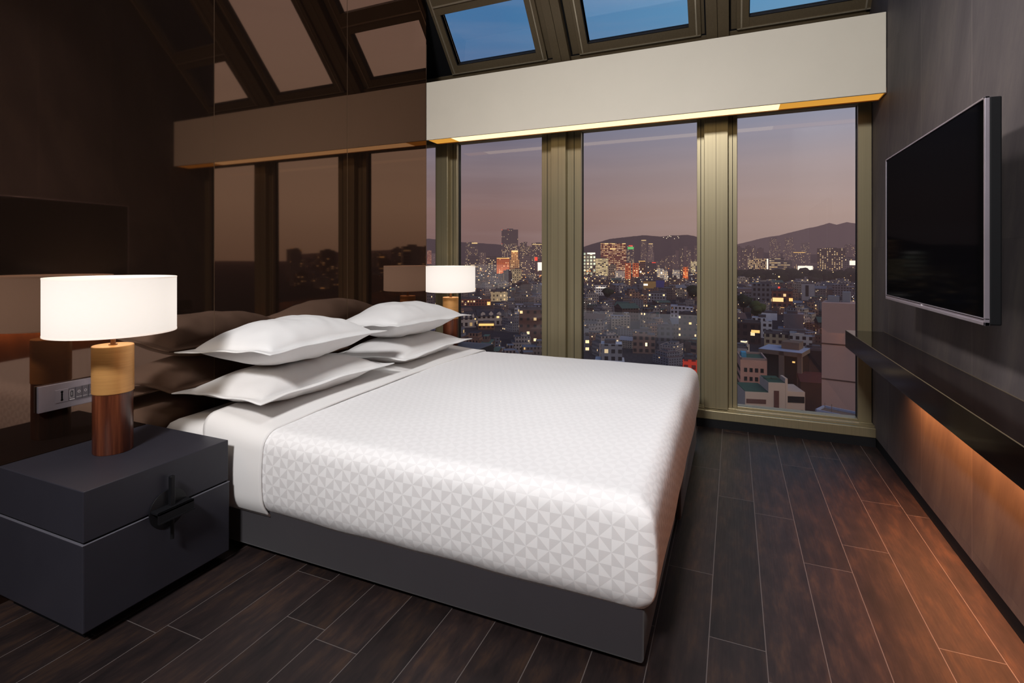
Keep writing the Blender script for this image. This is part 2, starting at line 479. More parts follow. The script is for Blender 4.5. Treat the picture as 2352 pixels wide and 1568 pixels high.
# ------------------------------------------------------------------ pelmet with light strip
pm = empty('pelmet', (-.75, 3.66, 2.162))
tag(pm, 'long cream white pelmet above the windows with a glowing gold underside', 'pelmet')
MB().box(-1.577, 1.570, -.017, -.002, 0, .472, .0015).box(-1.577, 1.570, -.002, .285, .455, .472).build('front_panel', M_VALANCE, pm)
t_ = MB().box(-1.575, 1.566, -.002, .002, .001, .03).box(-1.575, 1.566, .002, .15, .022, .03).box(-1.575, 1.566, .15, .156, -.002, .20)
t_.box(1.566, 1.5735, -.01, .156, -.004, .03)
t_.build('gold_tray', M_BRASSTRAY, pm)
MB().box(-1.36, 1.02, .006, .147, .003, .021).build('light_strip', M_LED, pm)
for (a, c) in ((-1.575, -1.362), (1.022, 1.566)): MB().box(a, c, .006, .147, .0035, .021).build('tray_end_glow', M_TRAYGLOW, pm)

# ------------------------------------------------------------------ bed
bed = empty('bed', (-1.28, 2.47, 0))
tag(bed, 'king size bed on a charcoal fabric base standing against the brown panel wall', 'bed')
def rel(o, e): o.location = -Vector(e.location)
MB().box(-2.30, -.238, 1.515, 2.405, .025, .255, .012, 3).build('bed_base', M_BASEF, bed, 'auto'); rel(bed.children[-1], bed)
MB().box(-2.30, -.215, 2.412, 3.445, .025, .255, .012, 3).build('bed_base', M_BASEF, bed, 'auto'); rel(bed.children[-1], bed)
for (x, y) in ((-2.1, 1.7), (-.45, 1.7), (-2.1, 3.25), (-.45, 3.25)):
    f = MB().cyl((0, 0, 0), .03, .028).build('leg', M_BLACK, bed); f.location = Vector((x, y, 0))-bed.location

def sdbox(x0, x1, y0, y1, z0, z1, R, step, open_head=True, fn=None, sides=True, endhead=False):
    """rounded box skin: top, two long sides, foot (and head on request), uv in metres unrolled from the top"""
    bm = bmesh.new(); uvl = bm.loops.layers.uv.new('UVMap')
    nx = max(4, round((x1-x0)/step)); ny = max(4, round((y1-y0)/step)); nz = max(4, round((z1-z0)/step))
    vd = {}
    def V(p):
        k = (round(p[0], 5), round(p[1], 5), round(p[2], 5))
        if k not in vd: vd[k] = bm.verts.new(p)
        return vd[k]
    def patch(na, nb, fp, fu):
        for i in range(na):
            for j in range(nb):
                c = [(i, j), (i+1, j), (i+1, j+1), (i, j+1)]
                vs = [V(fp(a/na, b_/nb)) for a, b_ in c]
                fc = bm.faces.new(vs); fc.smooth = True
                for lp, (a, b_) in zip(fc.loops, c): lp[uvl].uv = fu(a/na, b_/nb)
    L, Wd, H = x1-x0, y1-y0, z1-z0
    patch(nx, ny, lambda a, c: (x0+a*L, y0+c*Wd, z1), lambda a, c: (a*L, c*Wd))
    patch(nx, nz, lambda a, c: (x0+a*L, y0, z0+c*H), lambda a, c: (a*L, -(1-c)*H))
    patch(nz, nx, lambda a, c: (x0+c*L, y1, z0+a*H), lambda a, c: (c*L, Wd+(1-a)*H))
    patch(ny, nz, lambda a, c: (x1, y0+a*Wd, z0+c*H), lambda a, c: (L+(1-c)*H, a*Wd))
    if endhead: patch(nz, ny, lambda a, c: (x0, y0+c*Wd, z0+a*H), lambda a, c: (-(1-a)*H, c*Wd))
    bm.normal_update()
    lo = Vector((x0+(R if endhead else -9), y0+R, z0-9)); hi = Vector((x1-R, y1-R, z1-R))
    for v in bm.verts:
        p = v.co.copy()
        q = Vector((min(max(p.x, lo.x), hi.x), min(max(p.y, lo.y), hi.y), min(max(p.z, lo.z), hi.z)))
        d = p-q; e6 = (abs(d.x)**7+abs(d.y)**7)**(1/7); dl = math.hypot(e6, d.z)
        if dl > 1e-7: p = q+d*(R/dl)
        if fn: p = fn(p)
        v.co = p
    bmesh.ops.recalc_face_normals(bm, faces=bm.faces)
    return bm
def bm_obj(bm, name, mat, parent=None, solid=0):
    me = bpy.data.meshes.new(name); bm.to_mesh(me); bm.free()
    o = mk(name, me, mat, parent, True)
    if solid:
        md = o.modifiers.new('thickness', 'SOLIDIFY'); md.thickness = solid; md.offset = -1
    return o

mt = bm_obj(sdbox(-2.322, -.25, 1.503, 3.455, .256, .484, .05, .04, endhead=True,
            fn=lambda p: p+Vector((0, 0, .012*noise.noise(Vector((p.x*3, p.y*2.2, 1)))*(1 if p.z > .4 else 0)))), 'mattress', M_SHEET, bed)
rel(mt, bed)

YN, YF = 1.487, 3.478        # bedding sides
def crown(p):
    u = (p.y-(YN+YF)/2)/((YF-YN)/2)
    return .022*(1-u*u)
def hemtuck(p, z0, cx, cy, depth=.03, h=.07):
    """hem rolls in under the edge"""
    t = max(0, 1-(p.z-z0)/h)
    k = depth*t*t
    if p.y < YN+.12: p.y += k
    if p.y > YF-.12: p.y -= k
    if p.x > -.30: p.x -= k
    return p
def f_cover(p):
    if p.z > .38: p.z += crown(p)*min(1, (p.z-.38)/.1)
    side = p.z < .44
    n = noise.noise(Vector((p.x*2.1, p.y*2.1, 3.1)))*.006 + noise.noise(Vector((p.x*7, p.y*7, p.z*4)))*.0022
    if p.z > .42: p.z += n
    # sides belly outwards a little between crest and hem
    bel = math.sin(max(0, min(1, (p.z-.17)/.33))*PI)*.014
    w = noise.noise(Vector((p.x*3.2, p.y*3.2, .4+p.z*1.2)))*.007
    if p.y < YN+.02: p.y -= bel+w
    elif p.y > YF-.02: p.y += bel
    if p.x > -.225: p.x += bel*1.3+w
    p = hemtuck(p, .176, 0, 0, .035, .08)
    p.z += .006*noise.noise(Vector((p.x*4, p.y*4, 9)))*(1 if p.z < .2 else 0)
    return p
cv = bm_obj(sdbox(-1.75, -.214, YN, YF, .176, .505, .058, .018, fn=f_cover), 'coverlet', M_COVER, None, .006)
tag(cv, 'white coverlet woven with a pinwheel pattern draped over bed foot and sides', 'coverlet')

def f_sheet(p):
    if p.z > .38:
        p.z += crown(p)*min(1, (p.z-.38)/.1)
        up = max(0, (-1.74-p.x)/.32)
        p.z += .030*min(1, up)*min(1, (p.z-.38)/.1)
        p.z += noise.noise(Vector((p.x*5, p.y*2.5, 5)))*.006
    # head edge slants towards the foot down the side
    dz = max(0, .50-p.z)
    k = (p.x+1.69)/(-.36)
    if k > 0: p.x += .30*dz*min(1, k)+.012*noise.noise(Vector((p.y*3, 2, 0)))*min(1, k)
    bel = math.sin(max(0, min(1, (p.z-.17)/.33))*PI)*.016
    w = noise.noise(Vector((p.x*3, p.y*2, .4+p.z*1.5)))*.004
    if p.y < YN+.02: p.y -= bel+w
    elif p.y > YF-.02: p.y += bel
    p = hemtuck(p, .168, 0, 0, .03, .08)
    return p
bs = sdbox(-2.05, -1.46, YN-.005, YF+.005, .168, .5105, .06, .018, fn=f_sheet)
# the foot face of this band is not wanted: the band lies open on the coverlet
kill = [f for f in bs.faces if f.calc_center_median().x > -1.692+.010*noise.noise(Vector((f.calc_center_median().y*2.3, 7, f.calc_center_median().z*2)))]
bmesh.ops.delete(bs, geom=kill, context='FACES')
sh = bm_obj(bs, 'turned_down_sheet', M_SHEET, None, .007)
tag(sh, 'plain white sheet band turned down over the head end of the coverlet', 'sheet')

def pillow(name, hx, hy, hz, seed, mat, flange=.045, droop=.0, flat=.0):
    """pillow with a flat flange; local x = depth, y = width"""
    N = 76; bm = bmesh.new()
    rows = {}
    ext = 1.0
    def P(i, j, side):
        u = -1+2*i/N; v = -1+2*j/N
        # inner (filled) area reaches |a|=1 at ku
        ku = 1-flange/hx; kv = 1-flange/hy
        a = u/ku; c = v/kv
        prof = max(0, 1-abs(a)**2.3)**.62*max(0, 1-abs(c)**2.6)**.62
        z = hz*prof
        # pinched outline between the corners
        x = hx*u*(1-.060*(1-v*v)**1.5); y = hy*v*(1-.035*(1-u*u)**1.5)
        w = noise.noise(Vector((u*1.3+seed, v*1.9, seed*1.7)))
        z2 = z*(1+.14*w)+.007*noise.noise(Vector((u*3+seed, v*6, 2)))*prof**.5-.0035*math.exp(-((max(abs(a), abs(c))-1)/.035)**2)
        mid = .010*noise.noise(Vector((u*2.5, v*3.0, seed+5)))*(1-prof)-droop*(abs(u)**6)*.5
        # small creases running in from the corners
        cr = .010*math.sin((u*u-v*v)*9+seed)*(abs(u*v))**1.2*(prof**.5)
        return Vector((x, y, (mid+z2*side*(1-flat*(side < 0))+cr+.0022*side)))
    for side in (1, -1):
        g = [[bm.verts.new(P(i, j, side)) for j in range(N+1)] for i in range(N+1)]
        rows[side] = g
        for i in range(N):
            for j in range(N):
                q = (g[i][j], g[i+1][j], g[i+1][j+1], g[i][j+1])
                bm.faces.new(q if side > 0 else q[::-1]).smooth = True
    def rim(a, c):
        for k in range(len(a)-1):
            bm.faces.new((a[k], a[k+1], c[k+1], c[k])).smooth = True
    T, B = rows[1], rows[-1]
    rim(B[0], T[0]); rim(T[N], B[N])
    rim([r[0] for r in T], [r[0] for r in B]); rim([r[N] for r in B], [r[N] for r in T])
    bmesh.ops.recalc_face_normals(bm, faces=bm.faces)
    me = bpy.data.meshes.new(name); bm.to_mesh(me); bm.free()
    return mk(name, me, mat, None, True)
specs = [
 # cx, cy, cz, hx, hy, hz, rx, ry, rz, label
 (-2.04, 1.975, .597, .285, .440, .092, 0.00, -.03, -.02, 'lower white pillow of the stack beside the near lamp'),
 (-2.04, 1.955, .783, .285, .405, .118, -.015, -.05, .03, 'upper white pillow of the stack beside the near lamp'),
 (-2.03, 2.925, .597, .285, .430, .092, 0.0, -.03, .02, 'lower white pillow of the stack beside the window'),
 (-2.035, 2.90, .780, .285, .425, .116, -.02, -.05, -.03, 'upper white pillow of the stack beside the window'),
]
for i, (cx, cy, cz, hx, hy, hz, rx, ry, rz, lb) in enumerate(specs):
    p = pillow('pillow', hx, hy, hz, 1.3+i*2.1, M_LINEN, flat=.14 if i in (1, 3) else .12)
    p.location = (cx, cy, cz); p.rotation_euler = (rx, ry, rz)
    tag(p, lb, 'pillow', 'pillows on the bed')

# ------------------------------------------------------------------ bedside tables
def nightstand(loc, depth, width, label):
    e = empty('bedside_table', loc)
    tag(e, label, 'bedside table', 'bedside tables')
    d, w = depth, width      # x: wall at -d .. front at 0 ; y centred
    MB().box(-d, 0, -w/2, w/2, .3225, .48, .0025).build('upper_case', M_LEATHER, e)
    MB().box(-d+.004, -.004, -w/2+.004, w/2-.004, .3165, .3225).build('shadow_gap', M_NSPLINTH, e)
    MB().box(-d, .003, -w/2-.003, w/2+.003, .045, .3165, .004).build('lower_case', M_LEATHER, e)
    MB().box(-d, .0036, -w/2-.0036, w/2+.0036, .3148, .3166, .0004).build('edge_highlight', M_EDGEGLINT, e)  # thin strip painted as the highlight on the lower case edge
    MB().box(-d+.03, -.05, -w/2+.03, w/2-.03, 0, .045).build('plinth', M_NSPLINTH, e)
    n0 = len(e.children)
    # latch on the front: disc, two rods, channel-shaped bar
    la = MB().cyl((.0, 0, .318), .066, .006, 'x', 48, .001).build('latch_plate', M_BLACKMETAL, e, 'auto')
    MB().box(.006, .05, -.062, .062, .325, .333, .001).box(.042, .05, -.062, .062, .300, .333, .001).box(.042, .053, -.062, .062, .296, .301).build('latch_bar', M_BLACKMETAL, la)
    MB().box(.014, .030, -.008, .008, .300, .435, .003).build('latch_rod', M_BLACKMETAL, la)
    MB().cyl((.024, 0, .215), .006, .10, 'z', 16).build('latch_rod', M_BLACKMETAL, la)
    MB().cyl((.0, 0, .306), .005, .044, 'x', 12).build('latch_pin', M_STEEL, la)
    la.location = (0, .010, 0)
    return e
nightstand((-1.83, 1.1875, 0), .495, .495, 'charcoal bedside table with a black latch under the near lamp')
nightstand((-1.83, 3.70, 0), .495, .385, 'charcoal bedside table between bed and window under the far lamp')

# ------------------------------------------------------------------ lamps
lamp = empty('table_lamp', (-2.127, 1.189, .48))
tag(lamp, 'lit table lamp with white drum shade on the bedside table nearest the viewer', 'lamp', 'bedside table lamps')
MB().lathe([(.0, .0), (.060, .0), (.062, .003), (.062, .221), (.0, .221)]).build('base', M_WALNUT, lamp, 'auto')
MB().lathe([(.0, .219), (.0625, .219), (.0645, .221), (.0645, .391), (.063, .393), (.0, .393)]).build('brass_sleeve', M_BRASS, lamp, 'auto')
MB().cyl((0, 0, .39), .0085, .075, 'z', 20).cyl((0, 0, .392), .014, .004, 'z', 24).build('stem', M_BRASSTRAY, lamp, 'auto')
MB().lathe([(.200, .440), (.200, .646), (.198, .646), (.198, .440)], 96, True).build('lamp_shade', M_SHADE, lamp, 'auto')
sdo = lamp.children[-1]
MB().lathe([(.2006, .4395), (.2006, .445), (.1975, .445), (.1975, .4395)], 96, True).build('binding', M_SHADETRIM, sdo, 'auto')
MB().lathe([(.2006, .641), (.2006, .6465), (.1975, .6465), (.1975, .641)], 96, True).build('binding', M_SHADETRIM, sdo, 'auto')
MB().lathe([(.0, .465), (.014, .466), (.018, .50), (.030, .53), (.031, .55), (.02, .575), (.0, .58)], 24).build('bulb', M_BULB, lamp, True)
sp = MB()
for k in range(3):
    sp.cyl((0, 0, .455), .0025, .198, 'x', 8, M=Matrix.Rotation(k*2*PI/3, 4, 'Z'))
sp.build('spider', M_BRASSTRAY, lamp)
lamp2 = copy_tree(lamp); lamp2.location = (-2.122, 3.685, .48)
tag(lamp2, 'lit table lamp with white drum shade standing by the window', 'lamp', 'bedside table lamps')
for L in (lamp, lamp2):
    ld = bpy.data.lights.new('lamp_glow', 'POINT'); ld.energy = 4.4; ld.color = (1, .82, .64); ld.shadow_soft_size = .04
    lo = bpy.data.objects.new('lamp_glow', ld); COL.objects.link(lo); lo.location = Vector(L.location)+Vector((0, 0, .535))

# ------------------------------------------------------------------ switch plate
sw = empty('switch_plate', (XL, 1.204, .68))
tag(sw, 'steel socket and switch plate on the brown wall behind the near lamp', 'switch plate')
MB().box(.004, .016, -.156, .156, -.048, .048, .0012).build('plate', M_STEEL, sw)
MB().box(0, .006, -.152, .152, -.044, .044).build('back_box', M_BLACK, sw)
so = MB().box(.016, .0175, -.106, -.064, -.024, .024, .0006).build('socket', M_STEEL, sw)
h = MB()
for z in (-.015, -.005, .005, .015): h.cyl((.0172, -.085, z), .0042 if abs(z) > .01 else .003, .0008, 'x', 12)
h.box(.0172, .018, -.0875, -.0825, -.016, .016)
h.build('socket_slot', M_BLACK, so)
us = MB().box(.016, .0175, -.0625, -.042, -.024, .024, .0006).build('usb_socket', M_KEY, sw)
MB().box(.0174, .0182, -.0575, -.0505, -.008, .010).build('usb_slot', M_BLACK, us)
mk_ = MB().box(.0182, .0184, -.0548, -.0532, -.006, .008)
for (a, c, z0, z1) in ((-.060, -.0465, -.0135, -.0128), (-.060, -.0593, -.013, .016), (-.0472, -.0465, -.013, .016), (-.060, -.0465, .0153, .016), (-.0605, -.044, -.021, -.0185)):
    mk_.box(.0174, .0178, a, c, z0, z1)
mk_.build('mark', M_MARK, us)
for k in range(4):
    y = -.041+k*.0215
    kk = MB().box(.016, .0195, y, y+.0205, -.024, .024, .001).build('switch_key', M_KEY, sw)
    MB().lathe([(.0045, 0), (.0045, .0004), (.0034, .0004), (.0034, 0)], 24, True, M=Matrix.Translation((.0194, y+.01025, .005)) @ Matrix.Rotation(PI/2, 4, 'Y')).build('ring_mark', M_MARK, kk)
    if k == 3: continue
    cu = bpy.data.curves.new('key_text', 'FONT'); cu.body = ['MASTER', 'LIGHT 1', 'LIGHT 2'][k]
    cu.size = .0050; cu.align_x = 'CENTER'; cu.extrude = .0001
    to = bpy.data.objects.new('key_text', cu); COL.objects.link(to); to.parent = kk
    bpy.context.view_layer.update()
    tme = bpy.data.meshes.new_from_object(to.evaluated_get(bpy.context.evaluated_depsgraph_get()))
    bpy.data.objects.remove(to); tme.materials.clear()
    to = mk('key_text', tme, M_MARK, kk); to.location = (.0197, y+.01025, -.0165); to.rotation_euler = (PI/2, 0, PI/2)

# ------------------------------------------------------------------ television
tv = empty('flat_screen_tv', (.70, 2.565, 1.339))
tag(tv, 'slim black flat screen television with silver edge mounted on the slate wall', 'television')
w, hh = .5585, .348
MB().box(.004, .022, -w+.006, w-.006, -hh+.022, hh-.006, .001).build('screen', M_SCREEN, tv)
fr = MB()
fr.box(0, .012, -w, w, hh-.006, hh, .001).box(0, .012, -w, w, -hh, -hh+.011, .001).box(0, .012, -w, -w+.0095, -hh, hh, .001).box(0, .012, w-.006, w, -hh, hh, .001)
fr.box(.002, .02, -w+.008, w-.008, -hh+.0105, -hh+.0165).box(0, .012, -w, w, -hh+.0195, -hh+.022)
fr.build('bezel', M_TVFRAME, tv)
MB().box(.012, .042, -w+.002, w-.002, -hh+.002, hh-.002, .004).box(.042, .075, -w+.12, w-.12, -hh+.05, hh-.15, .006).build('housing', M_TVBODY, tv)
MB().box(.07, .1225, -.20, .20, -.12, .12, .003).build('wall_bracket', M_TVBODY, tv)
MB().cyl((-.001, .02, -hh+.0135), .004, .004, 'x', 16).build('status_light', M_MARK, tv)

# ------------------------------------------------------------------ shelf
sf = empty('ledge_shelf', (.824, 1.9, .652))
tag(sf, 'long dark polished ledge shelf fixed to the slate wall under the television', 'shelf')
MB().box(-.198, 0, -2.6, 1.80, 0, .103, .0012).build('shelf_board', M_SHELF, sf)
MB().box(-.055, -.035, -2.4, 1.28, -.012, 0).build('light_strip', M_LEDO, sf)
MB().box(-.199, -.1965, -2.6, 1.80, .1015, .1034).box(-.003, -.0005, -2.6, 1.80, .103, .1045).build('edge_strip', M_BRONZE_D, sf)

# ------------------------------------------------------------------ the city outside
GZ = -48.8
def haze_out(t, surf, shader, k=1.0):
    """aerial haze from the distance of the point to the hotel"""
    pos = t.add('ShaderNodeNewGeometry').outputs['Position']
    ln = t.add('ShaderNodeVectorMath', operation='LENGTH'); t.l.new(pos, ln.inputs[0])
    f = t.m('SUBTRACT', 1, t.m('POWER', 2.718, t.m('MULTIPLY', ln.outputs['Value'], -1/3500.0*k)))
    e = t.add('ShaderNodeEmission'); e.inputs['Color'].default_value = lin(112, 92, 95); e.inputs['Strength'].default_value = 1  # haze painted as a glow blended into the surface by distance
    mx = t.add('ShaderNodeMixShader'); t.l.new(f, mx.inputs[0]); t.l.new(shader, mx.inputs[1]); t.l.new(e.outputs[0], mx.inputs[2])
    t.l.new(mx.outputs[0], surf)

BM = {}
def bmat(wall, roof=(70, 72, 78), lit=.12, col=(255, 205, 130), st=1.6, cw=3.0, ch=3.2, wx=.55, wz=.55, glass=(26, 26, 32), up=None, name='facade'):
    if lit <= 0: wx = 0.0
    key = (wall, roof, lit, col, st, cw, ch, wx, wz, glass, up)
    if key in BM: return BM[key]
    m, t, s = newmat(name)
    m.cycles.emission_sampling = 'NONE'
    tc = t.add('ShaderNodeTexCoord')
    x, y, z = t.sep(tc.outputs['Object']); nx, ny, nz = t.sep(tc.outputs['Normal'])
    ax, ay, az = t.m('ABSOLUTE', nx), t.m('ABSOLUTE', ny), t.m('ABSOLUTE', nz)
    h = t.m('ADD', t.m('MULTIPLY', x, ay), t.m('MULTIPLY', y, ax))
    hx = t.m('DIVIDE', h, cw); hz = t.m('DIVIDE', z, ch)
    fx, fz = t.m('FRACT', hx), t.m('FRACT', hz)
    ins = t.m('MULTIPLY', t.m('LESS_THAN', t.m('ABSOLUTE', t.m('SUBTRACT', fx, .5)), wx/2), t.m('LESS_THAN', t.m('ABSOLUTE', t.m('SUBTRACT', fz, .5)), wz/2))
    rnd = t.add('ShaderNodeObjectInfo').outputs['Random']
    ins = t.m('MULTIPLY', ins, t.m('LESS_THAN', az, .5))
    r1 = t.white(t.comb(t.m('ADD', t.m('FLOOR', hx), t.m('MULTIPLY', nx, 5)), t.m('FLOOR', hz), t.m('MULTIPLY', rnd, 57)))
    on = t.m('MULTIPLY', ins, t.m('LESS_THAN', r1, lit))
    tone = t.m('ADD', 1.0, t.m('MULTIPLY', rnd, .6))
    n = t.noise(tc.outputs['Object'], .35, 4)
    wc = t.mix(n, tuple(c*.8 for c in lin(*wall)[:3])+(1,), tuple(c*1.15 for c in lin(*wall)[:3])+(1,))
    c = t.mix(ins, wc, lin(*glass))
    c = t.mix(t.m('GREATER_THAN', nz, .3), c, lin(*roof))
    sc_ = t.add('ShaderNodeVectorMath', operation='SCALE'); t.l.new(c, sc_.inputs[0]); t.l.new(tone, sc_.inputs['Scale'])
    d = t.add('ShaderNodeBsdfDiffuse'); t.l.new(sc_.outputs[0], d.inputs['Color'])
    e = t.add('ShaderNodeEmission')
    ec = t.mix(t.white(t.comb(t.m('FLOOR', hz), t.m('FLOOR', hx), rnd)), lin(*col), lin(255, 226, 178))
    t.l.new(ec, e.inputs['Color'])
    t.l.new(t.m('MULTIPLY', on, t.m('MULTIPLY', st*1.5, t.m('ADD', .3, t.m('MULTIPLY', r1, .9/max(lit, .02))))), e.inputs['Strength'])
    a = t.add('ShaderNodeAddShader'); t.l.new(d.outputs[0], a.inputs[0]); t.l.new(e.outputs[0], a.inputs[1])
    outp = a.outputs[0]
    if up:   # floodlit facade: wash of ground lamps painted as wall emission (colour, strength, reach in metres)
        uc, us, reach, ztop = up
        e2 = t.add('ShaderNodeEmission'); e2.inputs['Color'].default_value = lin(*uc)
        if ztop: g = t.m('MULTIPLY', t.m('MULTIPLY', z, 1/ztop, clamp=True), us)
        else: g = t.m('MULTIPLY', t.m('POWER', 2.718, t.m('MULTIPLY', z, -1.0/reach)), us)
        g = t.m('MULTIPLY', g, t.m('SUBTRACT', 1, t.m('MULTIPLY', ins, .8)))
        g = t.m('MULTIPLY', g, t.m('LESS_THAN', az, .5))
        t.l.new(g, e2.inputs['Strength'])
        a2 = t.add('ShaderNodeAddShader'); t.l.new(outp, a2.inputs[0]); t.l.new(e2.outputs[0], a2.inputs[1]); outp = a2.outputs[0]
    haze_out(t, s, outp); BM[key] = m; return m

def hazed(name, col, k=1.0, emis=None, est=0, var=.2, vs=.05):
    m, t, s = newmat(name); m.cycles.emission_sampling = 'NONE'
    tc = t.add('ShaderNodeTexCoord').outputs['Object']
    n = t.noise(tc, vs, 5)
    c = t.mix(n, tuple(v*(1-var) for v in col[:3])+(1,), tuple(v*(1+var) for v in col[:3])+(1,))
    d = t.add('ShaderNodeBsdfDiffuse'); t.l.new(c, d.inputs['Color']); o = d.outputs[0]
    if emis:
        e = t.add('ShaderNodeEmission'); e.inputs['Color'].default_value = emis; e.inputs['Strength'].default_value = est
        a = t.add('ShaderNodeAddShader'); t.l.new(o, a.inputs[0]); t.l.new(e.outputs[0], a.inputs[1]); o = a.outputs[0]
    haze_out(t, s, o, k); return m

M_GROUND = hazed('dark streets', lin(52, 50, 55), .8)
g = MB().box(-3500, 6000, 30, 9500, GZ-2, GZ).build('ground', M_GROUND); struct(g, 'dark city ground far below the windows')

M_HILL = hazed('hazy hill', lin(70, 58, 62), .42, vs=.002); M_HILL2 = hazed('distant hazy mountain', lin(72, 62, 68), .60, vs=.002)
def ridge(name, pts, t, mat, label, rough=6):
    bm = bmesh.new(); prev = None
    P = []
    for (u0, v0), (u1, v1) in zip(pts, pts[1:]):
        n = max(2, int((u1-u0)/4))
        for i in range(n):
            a = i/n; P.append((u0+(u1-u0)*a, v0+(v1-v0)*a))
    P.append(pts[-1])
    cols = []
    for i, (u, v) in enumerate(P):
        r = noise.noise(Vector((u*.045, t*.001, 0)))*rough*.4 + noise.noise(Vector((u*.2, 3, t*.001)))*rough*.22
        top = at(u, v-r*.5, t); base = at(u, v, t*.82); base.z = GZ; back = at(u, v, t*1.2); back.z = GZ
        mid = (top*.55+base*.45); mid.z += r*6
        cols.append([bm.verts.new(q) for q in (base, mid, top, back)])
    for a, c in zip(cols, cols[1:]):
        for k in range(3): bm.faces.new((a[k], c[k], c[k+1], a[k+1])).smooth = True
    bmesh.ops.recalc_face_normals(bm, faces=bm.faces)
    me = bpy.data.meshes.new(name); bm.to_mesh(me); bm.free()
    return struct(mk(name, me, mat), label)
ridge('hills', [(600, 575), (800, 565), (985, 548), (1060, 556), (1130, 560), (1250, 570), (1338, 567), (1400, 549), (1475, 540), (1515, 543), (1545, 541), (1580, 539), (1602, 544), (1690, 566), (1760, 580), (1990, 588), (2600, 585), (4200, 588)], 5200, M_HILL, 'low hazy hill ridge behind the skyline')
ridge('mountains', [(1560, 575), (1693, 561), (1750, 547), (1790, 540), (1830, 530), (1875, 520), (1905, 512), (1922, 516), (1945, 510), (1975, 515), (2100, 530), (2400, 545), (3000, 555), (4200, 570)], 8200, M_HILL2, 'distant mountain in haze seen through the right window', 4)
LB = MB()
for (u, v) in ((1524, 543), (1531, 545), (1538, 540), (1541, 541), (1549, 546), (1557, 541), (1559, 544), (1534, 542)):
    p = at(u, v+2, 4980); LB.box(p.x-3, p.x+3, p.y-3, p.y+3, p.z-3, p.z+3)
tag(LB.build('hilltop_lights', emit('hilltop lamp', (1, .8, .55, 1), 1.3, False)), 'row of tiny white lights along the hilltop', 'lights', kind='stuff')

FOOT = []     # footprints and what must stay in sight: (x, y, r, u0, u1, vtop, vbase, t)
def place(u0, u1, vtop, vbase, t=None):
    if t is None: t = 50*F/(vbase-590)
    u = (u0+u1)/2; p = at(u, 590, t)
    return p, t, (u1-u0)/F*t, EYE+(590-vtop)/F*t-GZ
def reg(u0, u1, vtop, vbase, t, w, d):
    p = at((u0+u1)/2, 590, t+d/2); FOOT.append((p.x, p.y, max(w, d)*.62, u0, u1, vtop, vbase, t))
def facing(u): return -TH-math.atan((u-1176)/F)*-1 if False else -(math.atan2(*(lambda q: (q.x, q.y))(at(u, 590, 1)))) 
def tower(name, u0, u1, vtop, vbase, mat, label, cat='tower', t=None, group=None, rot=0, dr=.8, shape='slab', extra=None, roof=None, reg_=True):
    """one far building: body shaped per kind plus roof parts as children"""
    p, t, w, H = place(u0, u1, vtop, vbase, t)
    d = max(8, min(w*dr, 40))
    yaw = facing((u0+u1)/2)+rot
    c = abs(math.cos(rot)); w2 = w/(c+abs(math.sin(rot))*d/max(w, .1))
    mid = at((u0+u1)/2, 590, t+d/2)
    e = empty(name, (mid.x, mid.y, GZ), yaw)
    tag(e, label, cat, group)
    b = MB()
    if shape == 'slab':
        b.box(-w2/2, w2/2, -d/2, d/2, 0, H)
    elif shape == 'setback':
        b.box(-w2/2, w2/2, -d/2, d/2, 0, H*.62).box(-w2*.36, w2*.36, -d*.38, d*.38, H*.62, H)
    elif shape == 'twin':
        b.box(-w2/2, -w2*.03, -d/2, d/2, 0, H).box(w2*.03, w2/2, -d/2+1, d/2, 0, H*.985).box(-w2*.05, w2*.05, -d/2+3, d/2, 0, H*.97)
    elif shape == 'step':
        b.box(-w2/2, w2*.15, -d/2, d/2, 0, H).box(w2*.15, w2/2, -d/2, d/2, 0, H*.86)
    elif shape == 'podium':
        b.box(-w2/2, w2/2, -d/2, d/2, 0, H*.35).box(-w2*.3, w2*.42, -d*.3, d/2, H*.35, H)
    b.build('body', mat, e)
    rm = roof or bmat((70, 66, 72), lit=0)
    if shape not in ('setback',):
        MB().box(-w2*.18, w2*.2, -d*.2, d*.25, H, H+max(1.6, H*.03)).build('roof_housing', rm, e)
    if shape == 'slab' and t < 900:
        MB().box(-w2/2, w2/2, -d/2, -d/2+.5, H, H+.9).box(-w2/2, w2/2, d/2-.5, d/2, H, H+.9).box(-w2/2, -w2/2+.5, -d/2, d/2, H, H+.9).box(w2/2-.5, w2/2, -d/2, d/2, H, H+.9).build('parapet', rm, e)
    if extra:
        for (nm, x0, x1, z0, z1, mm, out) in extra:      # fractions of width and height, on the front face
            MB().box((x0-.5)*w2, (x1-.5)*w2, -d/2-out, -d/2+.2, z0*H, z1*H).build(nm, mm, e)
    if reg_: reg(u0, u1, vtop, vbase, t, w, d)
    return e
M_CREAMLIT = hazed('cream flood light', lin(255, 225, 160), .6, lin(255, 214, 140), 1.1)
M_WHITESIGN = hazed('white light', lin(255, 250, 235), .5, lin(255, 242, 220), 1.3)
M_REDSIGN = hazed('red light', lin(230, 60, 50), .5, (1, .10, .06, 1), .9)
M_GREENSIGN = hazed('green light', lin(90, 220, 110), .5, (.3, 1, .3, 1), .5)
M_GOLDLIT = hazed('gold light', lin(255, 190, 90), .5, (1, .6, .2, 1), 1.1)
M_ORLIT = hazed('orange light', lin(255, 150, 80), .5, (1, .35, .1, 1), 1.0)

